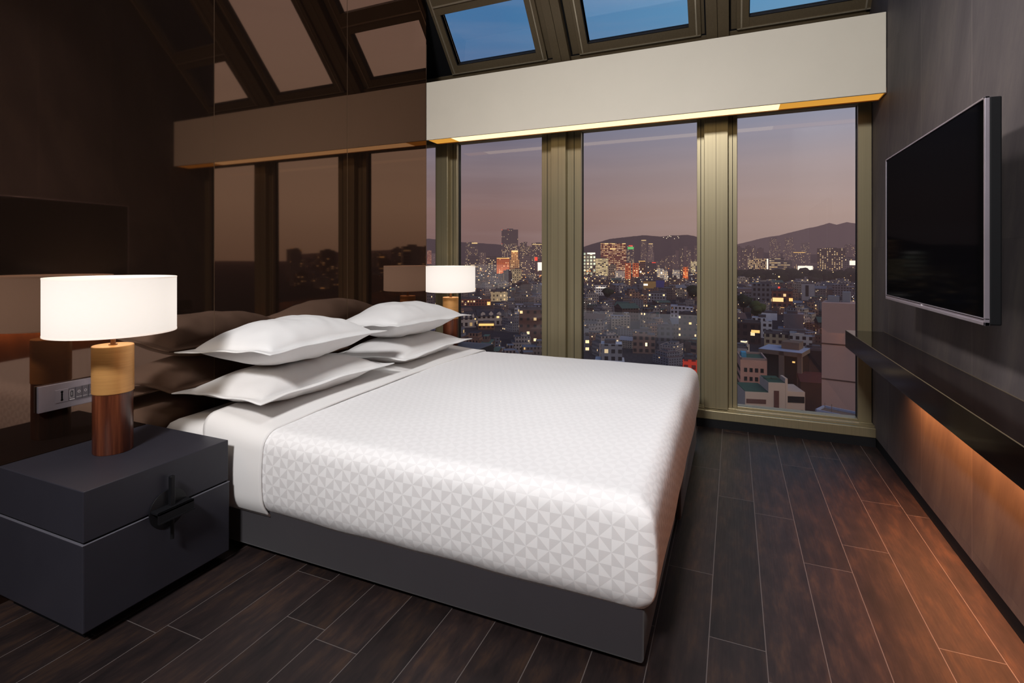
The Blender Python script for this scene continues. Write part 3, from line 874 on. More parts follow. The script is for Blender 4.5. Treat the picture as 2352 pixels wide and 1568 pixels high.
dk = (62, 56, 62); br = (112, 78, 66); gy = (104, 98, 104)
office = bmat((80, 70, 74), lit=.42, cw=4.5, ch=5.5, wx=.8, wz=.4, st=1.1, name='lit office facade')
officed = bmat((70, 62, 68), lit=.25, cw=5, ch=6, wx=.8, wz=.38, st=1.0, name='half lit office facade')
darkt = bmat((74, 66, 70), lit=.06, cw=5, ch=6, st=.8, name='dark tower facade')
apt = bmat((128, 110, 108), lit=.16, cw=3.2, ch=4.2, wx=.5, wz=.5, st=1.0, name='apartment facade')
apt2 = bmat((118, 98, 100), lit=.10, cw=3.4, ch=4.5, wx=.45, wz=.55, st=.9, name='dim apartment facade')
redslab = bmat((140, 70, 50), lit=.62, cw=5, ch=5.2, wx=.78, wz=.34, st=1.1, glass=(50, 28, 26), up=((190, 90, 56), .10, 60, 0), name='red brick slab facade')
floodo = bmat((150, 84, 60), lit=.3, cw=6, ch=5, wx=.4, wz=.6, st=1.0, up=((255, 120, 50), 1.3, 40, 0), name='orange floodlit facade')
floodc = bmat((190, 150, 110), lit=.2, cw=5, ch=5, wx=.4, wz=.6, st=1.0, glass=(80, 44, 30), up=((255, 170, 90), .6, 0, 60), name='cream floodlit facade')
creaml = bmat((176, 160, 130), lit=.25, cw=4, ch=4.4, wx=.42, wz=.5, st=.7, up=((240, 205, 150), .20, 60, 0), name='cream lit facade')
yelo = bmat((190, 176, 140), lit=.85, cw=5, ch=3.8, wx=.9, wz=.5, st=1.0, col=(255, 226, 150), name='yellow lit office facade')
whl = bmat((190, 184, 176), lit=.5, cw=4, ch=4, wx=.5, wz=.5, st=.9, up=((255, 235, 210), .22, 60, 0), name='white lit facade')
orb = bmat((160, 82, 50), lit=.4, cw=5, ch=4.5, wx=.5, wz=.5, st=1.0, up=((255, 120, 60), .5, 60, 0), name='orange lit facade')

T = tower
# seen past the panel edge
T('office_tower', 981, 991, 575, 606, orb, 'orange lit tower at the far left, visible just past the brown wall edge')
T('apartment_tower', 991, 1000, 582, 608, apt2, 'dim tower beside the orange one, just past the brown wall edge')
# through the left window
T('office_tower', 1069, 1097, 557, 612, officed, 'dark tower with a bright white wedge at its top, left window', shape='step', extra=[('lit_wedge', .52, .98, .955, 1.0, M_CREAMLIT, .6)])
T('office_tower', 1152, 1190, 527, 614, office, 'tallest tower of the skyline, dark crown with red beacons, left window', shape='step', extra=[('dark_crown', 0, 1, .62, 1.0, darkt, .4), ('beacon', .0, .05, .985, 1.0, M_REDSIGN, .8), ('beacon', .38, .42, .985, 1.0, M_REDSIGN, .8), ('beacon', .0, .04, .62, .635, M_REDSIGN, .8)])
T('office_block', 1074, 1101, 587, 622, officed, 'dark office block with lit floors left of a narrow tower, left window')
T('apartment_tower', 1102, 1116, 580, 624, apt, 'narrow pale tower with one dark stripe left of wide office block, left window')
T('office_block', 1117, 1140, 588, 624, officed, 'wide grey office block beside the glowing orange hotel, left window')
T('hotel', 1141, 1170, 592, 628, floodo, 'low glowing orange hotel with a bright cornice, left window', extra=[('lit_cornice', .0, 1, .95, 1.0, M_GOLDLIT, .6)])
T('hotel_tower', 1171, 1193, 575, 630, floodc, 'orange floodlit tower with a cream lantern top, left window', shape='setback', extra=[('lit_crown', .2, .85, .93, 1.0, M_CREAMLIT, .5)])
T('office_tower', 1194, 1219, 557, 612, office, 'lit office tower right of the tallest tower, red beacons, left window', shape='step')
T('office_block', 1197, 1219, 588, 636, apt, 'grey block with a lit column of windows below the office tower, left window')
T('office_tower', 1221, 1250, 558, 613, officed, 'wide dark tower with lit top floors by the mullion, left window', extra=[('lit_floor', .05, 1, .93, .955, M_CREAMLIT, .5)])
T('shop_building', 1228, 1250, 590, 634, apt2, 'building with red signs and a big white screen by the mullion, left window', extra=[('screen', .32, 1, .30, .72, M_WHITESIGN, .8), ('sign', .0, .3, .8, 1.0, M_REDSIGN, .8), ('sign', .78, 1, .7, .95, M_REDSIGN, 1.0)])
T('office_block', 1156, 1176, 621, 652, bmat((80, 74, 80), lit=.3, cw=3, ch=20, wx=.4, wz=.9, st=.4, name='striped facade'), 'vertically striped dark block under the orange hotel, left window')
T('office_block', 1175, 1198, 618, 650, creaml, 'cream lit block under the floodlit tower, left window')
T('villa', 1127, 1166, 670, 692, creaml, 'cream building with even rows of windows amid dark roofs, left window')
T('shop_building', 1058, 1127, 687, 702, bmat((110, 60, 50), roof=(60, 56, 60), lit=.3, cw=3, ch=3, st=1.0, name='red shop facade'), 'long dark red arcade with a bright lamp at its end, left window', extra=[('shop_light', .88, .99, .1, .6, M_GOLDLIT, .5)])
T('villa', 1182, 1245, 702, 726, bmat((140, 140, 150), roof=(120, 120, 132), lit=.1, name='pale facade'), 'pale flat roofed building below the bed reflection, left window')
T('brick_building', 1192, 1250, 712, 788, bmat((82, 58, 52), roof=(50, 46, 50), lit=.16, cw=4, ch=4, wx=.4, wz=.4, st=1.1, name='brick facade'), 'dark brick building with a few lit windows by the mullion, left window')
T('canopy_restaurant', 1098, 1136, 743, 756, bmat((90, 70, 62), roof=(46, 44, 48), lit=.1, name='canopy facade'), 'low restaurant under a glowing orange canopy, left window', extra=[('glowing_canopy', .05, .95, .72, 1.0, M_GOLDLIT, 3.0)])

# houses with pitched roofs and dormers by the near lamp
def dormer_house(u0, u1, vtop, vbase, label, wallm, roofm):
    p, t, w, H = place(u0, u1, vtop, vbase)
    d = w*.6; mid = at((u0+u1)/2, 590, t+d/2)
    e = empty('dormer_house', (mid.x, mid.y, GZ), facing((u0+u1)/2)+.15); tag(e, label, 'house')
    hw = H*.62
    MB().box(-w/2, w/2, -d/2, d/2, 0, hw).build('wall', wallm, e)
    R = Matrix(((0, 0, 1, -w*.53), (1, 0, 0, 0), (0, 1, 0, hw), (0, 0, 0, 1)))
    MB().poly([(-d*.58, 0), (d*.58, 0), (d*.12, H-hw), (-d*.12, H-hw)], w*1.06, M=R).build('roof', roofm, e)
    for k in (-1, 0, 1):
        q = Matrix(((1, 0, 0, k*w*.3), (0, 0, -1, -d*.25), (0, 1, 0, hw+.2), (0, 0, 0, 1)))
        dm = MB().poly([(-w*.08, 0), (w*.08, 0), (w*.08, (H-hw)*.4), (0, (H-hw)*.8), (-w*.08, (H-hw)*.4)], d*.28, M=q).build('dormer', wallm, e)
    reg(u0, u1, vtop, vbase, t, w, d)
wm = bmat((150, 140, 136), roof=(48, 50, 58), lit=.14, cw=3.4, ch=4.5, st=1.0, name='pale house facade')
rm = hazed('slate roof', lin(52, 54, 64))
dormer_house(1058, 1092, 718, 752, 'white gabled house with dormers directly right of the far lamp, left window', wm, rm)
dormer_house(1094, 1156, 712, 748, 'wide white house with three dormers above the glowing canopy, left window', wm, rm)

# through the middle window
T('office_tower', 1341, 1367, 580, 632, bmat((150, 140, 120), lit=.8, cw=9, ch=9, wx=.62, wz=.62, st=1.1, col=(235, 255, 225), name='diamond lit facade'), 'white lit tower with a diamond patterned crown by the mullion, middle window', extra=[('lit_crown', .3, 1, .93, 1.0, M_WHITESIGN, .4)])
T('office_block', 1368, 1397, 593, 634, yelo, 'square yellow lit office block left of the red slab, middle window')
T('office_tower', 1380, 1438, 558, 628, redslab, 'big red brown slab tower with a gold crown, middle window', shape='twin', extra=[('lit_crown', .16, .30, .965, .99, M_CREAMLIT, .6), ('lit_crown', .44, .56, .965, .99, M_CREAMLIT, .6), ('lit_crown', .84, .97, .965, .99, M_CREAMLIT, .6), ('lit_sign', .36, .58, .79, .83, M_CREAMLIT, .8)])
T('office_block', 1397, 1415, 607, 642, bmat((170, 150, 128), lit=.04, cw=4, ch=5, st=.6, name='beige facade'), 'plain beige block in front of the red slab, middle window')
T('office_block', 1413, 1435, 622, 644, whl, 'small white block at the foot of the red slab, middle window')
T('office_block', 1436, 1449, 604, 645, orb, 'narrow orange block right of the red slab, middle window')
T('office_tower', 1441, 1456, 564, 616, office, 'tower topped by a red sign over green lit floors, middle window', extra=[('sign', .2, .8, .97, 1.02, M_REDSIGN, .6), ('lit_floor', .05, .95, .84, .94, M_GREENSIGN, .4)])
T('apartment_tower', 1472, 1485, 551, 614, apt, 'tallest slim tower with a white crown against the hill, middle window', extra=[('lit_crown', .1, .9, .975, 1.0, M_CREAMLIT, .5)])
T('apartment_tower', 1487, 1502, 559, 613, apt, 'slim tower with a small lit crown right of the tallest slim one, middle window', shape='setback', extra=[('lit_crown', .2, .8, .97, 1.0, M_CREAMLIT, .5)])
T('office_block', 1453, 1467, 604, 643, orb, 'plain orange block with a dark left side, middle window')
T('office_block', 1467, 1482, 599, 640, bmat((110, 74, 60), lit=.3, cw=4, ch=5, st=1.0, name='brown lit facade'), 'brown block with gold cornice right of the plain orange one, middle window', extra=[('lit_cornice', .0, 1, .97, 1.0, M_GOLDLIT, .6)])
T('office_block', 1484, 1506, 603, 630, darkt, 'dark block under a small red roof sign, middle window', extra=[('sign', .6, 1, .97, 1.04, M_REDSIGN, .6)])
xs = [(1508, 1517, 600), (1517, 1526, 593), (1527, 1535, 588), (1535, 1544, 587), (1544, 1551, 586), (1551, 1559, 575), (1560, 1569, 569), (1570, 1579, 566), (1579, 1588, 573), (1588, 1594, 585), (1594, 1602, 563)]
for i, (a, c, v) in enumerate(xs):
    T('apartment_tower', a+.6, c-.6, v, 622+(i % 3), (apt, apt2)[i % 2], 'slim apartment tower in the cluster right of the two crowned towers, middle window', group='slim apartment towers, middle window')
T('office_block', 1509, 1533, 616, 645, whl, 'white lit stepped block below the slim towers, middle window', shape='step')
T('office_block', 1545, 1561, 620, 640, whl, 'small white lit box right of the stepped block, middle window')
T('office_block', 1569, 1580, 613, 647, floodo, 'orange lit stack with a bright lamp at its foot, middle window', extra=[('flood_lamp', .0, .45, .0, .14, M_WHITESIGN, .8)])
T('office_block', 1587, 1600, 600, 626, yelo, 'yellow green lit block by the mullion, middle window')
T('warehouse', 1478, 1506, 646, 668, bmat((190, 150, 86), roof=(90, 84, 80), lit=.0, name='yellow wall'), 'plain yellow walled building left of the blue one, middle window', extra=[('sign', .02, .36, .55, .75, M_WHITESIGN, .4)])
T('warehouse', 1507, 1526, 644, 660, bmat((60, 66, 140), roof=(60, 62, 80), lit=.0, name='blue wall'), 'plain blue building right of the yellow one, middle window')
T('shop_building', 1365, 1394, 655, 678, bmat((200, 196, 196), roof=(150, 150, 156), lit=.15, st=.8, name='white shop wall'), 'white shop with a glowing sign strip, middle window', extra=[('lit_sign', .15, .98, .72, .8, M_WHITESIGN, .5)])
T('villa', 1487, 1530, 673, 694, bmat((104, 104, 114), roof=(96, 98, 110), lit=.05, name='grey facade'), 'long grey flat roofed building under the blue one, middle window')
T('villa', 1541, 1591, 703, 730, bmat((160, 156, 166), roof=(140, 138, 150), lit=.08, name='pale grey facade'), 'white stepped house above the block with lit windows, middle window', shape='step')
T('apartment_block', 1560, 1598, 722, 790, bmat((66, 56, 56), roof=(54, 54, 60), lit=.34, cw=3, ch=3.4, wx=.45, wz=.35, st=1.2, name='dark flat facade'), 'dark apartment block with scattered lit windows by the mullion, middle window')
T('villa', 1454, 1504, 762, 812, bmat((104, 84, 78), roof=(74, 74, 82), lit=.02, name='brown villa facade'), 'brown villa with balconies near the bed edge, middle window', shape='step')
T('villa', 1367, 1434, 792, 850, bmat((96, 98, 106), roof=(132, 136, 146), lit=.03, name='grey villa facade'), 'grey villa with a pale roof just above the bed, middle window', shape='podium')
T('villa', 1510, 1546, 752, 800, bmat((70, 70, 80), roof=(78, 80, 92), lit=.03, name='slate villa facade'), 'slate grey tower block left of the teal roof, middle window')
T('villa', 1569, 1600, 826, 870, bmat((110, 50, 40), roof=(60, 50, 52), lit=.2, up=((255, 60, 20), .45, 14, 0), st=.8, name='red glowing facade'), 'red glowing shop front at the bed corner, middle window')
# through the right window
for i, (a, c, v) in enumerate([(1693, 1702, 566), (1703, 1712, 572), (1712, 1726, 565), (1727, 1737, 566), (1739, 1754, 570)]):
    T('apartment_tower', a+.6, c-.6, v, 624, (apt2, apt)[i % 2], 'pale slim tower in the row at the left edge, right window', group='pale slim towers, right window')
T('apartment_tower', 1768, 1791, 547, 612, apt, 'dark slim tower, left of the tall pair against the mountain, right window', shape='step')
T('apartment_tower', 1800, 1825, 546, 613, apt, 'dark slim tower, right of the tall pair against the mountain, right window', shape='setback')
T('apartment_tower', 1838, 1860, 557, 616, apt, 'tower with gold lit shoulders right of the tall pair, right window', shape='setback')
T('office_block', 1719, 1762, 594, 628, bmat((120, 100, 90), lit=.62, cw=4, ch=4.6, wx=.5, wz=.6, st=1.2, name='bright flat facade'), 'brightly lit block with a white light at its right end, right window', extra=[('sign', .93, 1, .3, 1, M_WHITESIGN, .5)])
T('office_block', 1770, 1816, 593, 630, bmat((120, 112, 112), lit=.55, cw=8, ch=6, wx=.95, wz=.35, st=.9, name='banded facade'), 'pale block with long lit bands below the tall pair, right window', shape='step')
T('apartment_tower', 1821, 1854, 579, 622, apt, 'block with a gold cornice behind the bright stadium lights, right window', extra=[('lit_cornice', .1, .8, .97, 1.0, M_GOLDLIT, .5)])
T('stadium', 1833, 1866, 612, 628, whl, 'low building glaring with white stadium lights, right window', extra=[('flood_light', .05, .95, .3, 1.1, M_WHITESIGN, 1)])
T('apartment_block', 1881, 1937, 570, 626, bmat((84, 68, 66), lit=.42, cw=6.5, ch=5, wx=.4, wz=.45, st=1.3, name='lit dark apartment facade'), 'wide dark block dotted with lit windows, right window')
T('office_block', 1938, 1968, 592, 634, bmat((130, 116, 118), lit=.1, cw=4, ch=5, st=1, name='pale rose facade'), 'pale block with a white sign at the right frame, right window', extra=[('sign', .45, .98, .6, .85, M_WHITESIGN, .6)])
for i, (a, c, v) in enumerate([(1940, 1948, 562), (1949, 1958, 561), (1959, 1967, 563)]):
    T('apartment_tower', a+.6, c-.6, v, 616, apt2, 'dim tower in the row above the pale signed block, right window', group='dim towers at the right frame, right window')
T('office_block', 1729, 1788, 652, 706, bmat((92, 90, 96), roof=(84, 86, 96), lit=.07, cw=4, ch=5, st=.8, name='grey office wall'), 'grey office block with a red roof lamp below the woods, right window', shape='step', extra=[('roof_lamp', .93, 1.0, .82, .90, M_REDSIGN, 1)])
T('shop_building', 1775, 1818, 668, 718, bmat((96, 60, 52), roof=(70, 66, 72), lit=.12, cw=4, ch=4.5, st=1, name='brown shop wall'), 'brown building with glowing yellow windows, right window', extra=[('lit_window', .04, .56, .50, .68, M_CREAMLIT, .5), ('lit_window', .82, 1.0, .54, .68, M_GOLDLIT, .5), ('lit_window', .02, .6, .12, .24, M_GOLDLIT, .5)])
T('office_block', 1843, 1869, 652, 690, bmat((130, 128, 134), roof=(110, 112, 120), lit=.0, name='white wall'), 'white block split by a dark slot under the woods, right window', extra=[('dark_slot', .3, .55, .25, .92, bmat((20, 20, 24), lit=0), .3)])
T('villa', 1916, 1958, 654, 682, bmat((96, 88, 94), roof=(100, 98, 106), lit=.03, name='mauve wall'), 'mauve house with a sloping end under the woods, right window', shape='step')
T('villa', 1747, 1783, 719, 735, bmat((170, 172, 182), roof=(120, 124, 136), lit=.0, name='white villa wall'), 'small white roof house right of the green tree, right window')
T('villa', 1790, 1848, 722, 775, bmat((84, 80, 88), roof=(112, 112, 122), lit=.0, cw=5, name='grey villa wall'), 'big grey house with a slanted glass side, right window', shape='podium')
T('villa', 1729, 1771, 730, 776, bmat((150, 150, 158), roof=(120, 122, 132), lit=.02, name='white stepped wall'), 'white stepped house left of the big grey one, right window', shape='step')
T('villa', 1695, 1745, 742, 790, bmat((52, 42, 44), roof=(56, 54, 60), lit=.12, cw=4, ch=4, st=.9, name='dark house wall'), 'dark house with a glowing dining room, right window', extra=[('lit_window', .6, .95, .55, .68, M_GOLDLIT, .3)])
T('villa', 1817, 1862, 766, 812, bmat((128, 126, 128), roof=(96, 98, 104), lit=.02, name='pale villa wall'), 'pale house with a ribbed end wall beside the tall pink tower, right window', shape='step')
T('villa', 1758, 1812, 768, 806, bmat((120, 112, 96), roof=(70, 68, 70), lit=.02, name='sand villa wall'), 'sand coloured flat house behind the framed building, right window')
T('villa', 1692, 1715, 800, 850, bmat((140, 138, 140), roof=(92, 94, 104), lit=.0, name='white corner wall'), 'white house corner behind the pink building, right window')
T('warehouse', 1852, 1896, 806, 880, bmat((34, 28, 32), roof=(90, 94, 104), lit=.0, name='black wall'), 'windowless black building left of the tall pink tower, right window')

# ---- the buildings close by, with parts of their own
M_PINK = hazed('rose render', lin(150, 128, 120), .5); M_PINKG = bmat((168, 132, 116), roof=(58, 78, 68), lit=0, up=((255, 90, 30), .35, 5.0, 0), name='peach render')
M_DKWIN = hazed('dark window', lin(22, 20, 24), .5); M_LITWIN = hazed('lit window', lin(255, 220, 160), .4, lin(255, 220, 160), .9)
M_GREENROOF = hazed('green roof coating', lin(58, 82, 70), .5); M_BLUE = hazed('blue tank', lin(80, 140, 170), .5)
M_CREAM = hazed('cream tile wall', lin(186, 164, 148), .5); M_REDBR = hazed('red brown band', lin(92, 58, 52), .5)
M_TOWERP = hazed('mauve concrete', lin(168, 140, 132), .5, vs=.2, var=.06); M_BAND = hazed('brown band', lin(84, 66, 62), .5)
M_PALEROOF = hazed('pale blue roof', lin(138, 146, 168), .5); M_FRAMEC = hazed('brown concrete frame', lin(108, 94, 86), .5)
M_GLASSD = hazed('dark glazing', lin(24, 26, 30), .5)
def near_box(name, u0, u1, vtop, t, d, label, cat, rot=0):
    p = at((u0+u1)/2, 590, t); w = (u1-u0)/F*t; H = EYE+(590-vtop)/F*t-GZ
    yaw = facing((u0+u1)/2)+rot
    back = Vector((math.sin(-yaw), math.cos(-yaw), 0))*(d/2)
    e = empty(name, (p.x+back.x, p.y+back.y, GZ), yaw); tag(e, label, cat)
    reg(u0, u1, vtop, 1000, t, w, d)
    return e, w, H
# peach building
e, w, H = near_box('corner_building', 1703, 1759, 827, 152, 11, 'peach corner building with three rows of four dark windows, right window', 'building', .12)
MB().box(-w/2, w/2, -5.5, 5.5, 0, H).build('wall', M_PINKG, e)
MB().box(-w/2, w/2, -5.5, -5.1, H, H+.6).box(-w/2, w/2, 5.1, 5.5, H, H+.6).box(-w/2, -w/2+.4, -5.5, 5.5, H, H+.6).box(w/2-.4, w/2, -5.5, 5.5, H, H+.6).build('parapet', M_PINK, e)
for r in range(3):
    for c in range(4):
        x = -w*.30+c*w*.205; z = H-2.6-r*2.6
        MB().box(x-.42, x+.42, -5.6, -5.4, z-.95, z+.25).build('window', M_LITWIN if (r == 2 and c == 0) else M_DKWIN, e)
for r in range(5):
    z = H-2.6-r*2.4; MB().box(-w/2-.1, -w/2+.1, -5.2, 4.5, z-.9, z).build('window', M_DKWIN, e)
MB().box(-w*.42, -w*.22, -2.0, .6, H, H+1.6, .1).build('water_tank', M_BLUE, e)
# cream stepped building
e, w, H = near_box('stepped_building', 1716, 1848, 888, 132, 10, 'cream stepped building with two round tanks on its roof, right window', 'building', .28)
MB().box(-w/2, -w*.12, -5, 5, 0, H-1.6).box(-w*.12, w*.16, -5, 3, 0, H+1.0).box(w*.16, w/2, -3.5, 5, 0, H-1.4).build('wall', M_CREAM, e)
MB().box(-w/2, -w*.12, -4.7, 4.7, H-1.6, H-1.4).box(-w*.11, w*.15, -4.6, 2.8, H+1.0, H+1.15).build('roof', M_GREENROOF, e)
MB().box(w*.15, w*.19, -5, -1, 0, H+2.2).build('fin_wall', M_CREAM, e)
for x in (-w*.07, w*.04): MB().cyl((x, -1, H+1.1), .9, .5, 'z', 20, .1).build('roof_tank', M_GREENROOF, e)
for z in (3.4, 6.6): MB().box(-w*.48, -w*.16, -5.12, -4.9, H-z-1.1, H-z).build('window_band', M_REDBR, e)
MB().box(-w*.03, w*.05, -5.12, -4.9, H-9, H-1.0).build('window_band', M_REDBR, e)
MB().box(w*.2, w*.49, -3.62, -3.4, H-4.2, H-2.6).build('window_band', M_GLASSD, e)
for c in range(3): MB().box(w*(.27+c*.08), w*(.27+c*.08)+.6, -3.62, -3.4, H-6.6, H-6.0).build('window', M_DKWIN, e)
# framed building
e, w, H = near_box('framed_building', 1745, 1836, 806, 178, 12, 'brown framed building with big dark openings behind the cream one, right window', 'building', -.25)
MB().box(-w/2, w/2, -6, 6, H-1.4, H).box(-w/2, -w/2+.1, -6, 6, 0, H).box(-w*.02, w*.10, -6, -4.8, 0, H).box(w*.40, w/2, -6, -4.8, 0, H).build('frame', M_FRAMEC, e)
MB().box(-w/2+.2, w/2-.2, -5.2, 5.8, 0, H-1.4).build('glazing', M_GLASSD, e)
MB().box(-w*.05, w*.36, -1, 5, H, H+2.6).build('roof_housing', M_FRAMEC, e)
MB().box(-w/2, w/2, -6, 6, H, H+.15).build('roof', M_PALEROOF, e)
MB().box(w*.28, w*.34, -5.4, -5.1, H-3.6, H-3.1).build('lit_window', M_GOLDLIT, e)
# tall mauve tower at the frame
e, w, H = near_box('apartment_tower', 1895, 1992, 697, 128, 9, 'tall plain mauve pink tower at the right frame, right window', 'tower', -.05)
MB().box(-w/2, w*.26, -4.5, 4.5, 0, H).box(w*.26, w/2, -3.6, 4.5, 0, H-.8).build('wall', M_TOWERP, e)
for z in (H-10.3, H-19.2): MB().box(-w/2-.08, w*.26+.08, -4.6, -4.4, z-.16, z+.16).build('band', M_BAND, e)
for k in range(9):
    z = H-2.2-k*3.0; MB().box(w*.29, w*.36, -3.72, -3.5, z-1.9, z).build('window', M_DKWIN, e)
    if k % 2 == 0: MB().box(w*.40, w*.47, -3.72, -3.5, z-1.9, z).build('window', M_DKWIN, e)
MB().box(-w*.40, -w*.16, -1, 2, H, H+1.5).box(-w*.10, w*.06, 0, 3, H, H+2.6).build('roof_housing', hazed('grey roof box', lin(128, 128, 136), .5), e)
# roof just below the window
e, w, H = near_box('low_building', 1876, 1970, 950, 112, 5, 'pale blue flat roof with a parapet just above the sill, right window', 'building', -.32)
MB().box(-w/2, w/2, -2.5, 2.5, 0, H-.5).build('wall', M_FRAMEC, e)
MB().box(-w/2, w/2, -2.5, -2.2, H-.5, H).box(-w/2, w/2, 2.2, 2.5, H-.5, H).box(-w/2, -w/2+.3, -2.5, 2.5, H-.5, H).box(w/2-.3, w/2, -2.5, 2.5, H-.5, H).build('parapet', M_PALEROOF, e)
MB().cyl((-w*.2, -.4, H-.5), .07, 1.8, 'z', 8).cyl((-w*.42, 1.2, H-.5), .05, 1.4, 'z', 8).build('vent_pipe', M_FRAMEC, e)
# dark red roofed hall
e, w, H = near_box('hall', 1843, 1900, 868, 168, 14, 'dark red roofed hall between the cream building and the mauve tower, right window', 'building', .2)
MB().box(-w/2, w/2, -7, 7, 0, H-1.5).build('wall', hazed('dark hall wall', lin(50, 38, 40), .5), e)
MB().poly([(-7.3, 0), (7.3, 0), (2, 1.7), (-2, 1.7)], w*1.04, M=Matrix(((0, 0, 1, -w*.52), (1, 0, 0, 0), (0, 1, 0, H-1.5), (0, 0, 0, 1)))).build('roof', hazed('dark red roof', lin(70, 42, 46), .5), e)

# ---- trees
M_LEAF = hazed('dusk foliage', lin(44, 50, 40), .7, vs=.6, var=.5); M_LEAF2 = hazed('olive foliage', lin(66, 72, 46), .7, vs=.6, var=.5); M_BARK = hazed('bark', lin(46, 38, 34), .7)
def blob(bm, c, r, seed):
    q = bmesh.new(); bmesh.ops.create_icosphere(q, subdivisions=2, radius=1)
    for v in q.verts:
        k = 1+.35*noise.noise(v.co*1.7+Vector((seed, 0, 0)))
        v.co = Vector((v.co.x*r*k, v.co.y*r*k, v.co.z*r*.8*k))+Vector(c)
    me = bpy.data.meshes.new('t'); q.to_mesh(me); q.free(); bm.from_mesh(me); bpy.data.meshes.remove(me)
def tree(u, vtop, vbase, wpx, label, leaf=M_LEAF):
    t = 50*F/(vbase-590); p = at(u, 590, t); H = EYE+(590-vtop)/F*t-GZ; r = wpx/F*t/2
    e = empty('tree', (p.x, p.y, GZ)); tag(e, label, 'tree')
    bm = bmesh.new()
    for k in range(9):
        a = k*2.4; rr = r*.55*(k % 3)/2
        blob(bm, (math.cos(a)*rr, math.sin(a)*rr, H*(.5+.36*((k*37) % 10)/10)), r*.62, k*3.1+u)
    me = bpy.data.meshes.new('crown'); bm.to_mesh(me); bm.free(); mk('crown', me, leaf, e, True)
    MB().cyl((0, 0, 0), r*.08, H*.6, 'z', 10).build('trunk', M_BARK, e)
    reg(u-wpx/2, u+wpx/2, vtop, vbase, t, r, r)
tree(1738, 690, 742, 36, 'olive green tree under the grey office block, right window', M_LEAF2)
tree(1708, 676, 720, 34, 'dark tree left of the grey office block, right window')
tree(1592, 655, 694, 34, 'dark tree by the mullion beside the tilted pale roof, middle window')
tree(1395, 662, 688, 26, 'dark tree right of the white shop, middle window')
bm = bmesh.new(); rnd = random.Random(5)
for k in range(260):
    t = rnd.uniform(1040, 1420); u = rnd.uniform(1660, 2100)
    p = at(u, 590, t); r = rnd.uniform(9, 17)
    if any((p.x-q[0])**2+(p.y-q[1])**2 < (q[2]+r)**2 for q in FOOT): continue
    blob(bm, (p.x, p.y, GZ+rnd.uniform(3, 9)), r, k)
me = bpy.data.meshes.new('woods'); bm.to_mesh(me); bm.free()
tag(mk('woods', me, hazed('dark woods', lin(40, 42, 34), .8, vs=.08, var=.5), None, True), 'dark belt of woods below the skyline, right window', 'woods', kind='stuff')

# ---- low-rise houses filling the slopes
wallcols = [(92, 82, 82), (122, 116, 118), (74, 62, 60), (136, 126, 116), (84, 86, 96), (108, 84, 74)]
roofcols = [(86, 90, 102), (62, 64, 72), (60, 76, 72), (110, 112, 122), (72, 60, 60), (50, 52, 60)]
housem = [bmat(w_, roof=r_, lit=.06, cw=.16, ch=.21, wx=.45, wz=.45, st=1.0, name='villa facade') for w_, r_ in zip(wallcols, roofcols)]
def house_mesh(kind, mat):
    b = MB()
    if kind == 0:
        b.box(-.5, .5, -.5, .5, 0, 1).box(-.2, .3, -.1, .4, 1, 1.22).box(-.5, .5, -.5, -.46, 1, 1.07).box(-.5, -.46, -.5, .5, 1, 1.07).box(.46, .5, -.5, .5, 1, 1.07)
    elif kind == 1:
        b.box(-.5, .1, -.5, .5, 0, 1).box(.1, .5, -.4, .5, 0, .74).box(-.42, -.1, -.2, .3, 1, 1.2)
    elif kind == 2:
        b.box(-.5, .5, -.5, .5, 0, .78)
        b.poly([(-.56, 0), (.56, 0), (0, .26)], 1.08, M=Matrix(((0, 0, 1, -.54), (1, 0, 0, 0), (0, 1, 0, .78), (0, 0, 0, 1))))
    elif kind == 3:
        b.box(-.5, .5, -.5, .5, 0, .7).box(-.34, .5, -.25, .5, .7, 1).box(0, .35, 0, .4, 1, 1.15)
    elif kind == 4:
        b.box(-.5, .5, -.1, .5, 0, 1).box(-.5, -.05, -.5, -.1, 0, .86).box(.2, .45, .1, .45, 1, 1.25)
    return b
PANES = [(978, 1002, 'past the brown wall edge'), (1052, 1252, 'left window'), (1336, 1604, 'middle window'), (1690, 1970, 'right window')]
rnd = random.Random(11)
protos = {}
def house_obj(kind, mi):
    if (kind, mi) not in protos:
        b = house_mesh(kind, None); me = bpy.data.meshes.new('house'); b.bm.to_mesh(me); b.bm.free()
        me.materials.append(housem[mi]); protos[kind, mi] = me
    return protos[kind, mi]
stuff = [MB() for _ in housem]
cnt = 0; cands = []; TAKEN = []
t = 196.0
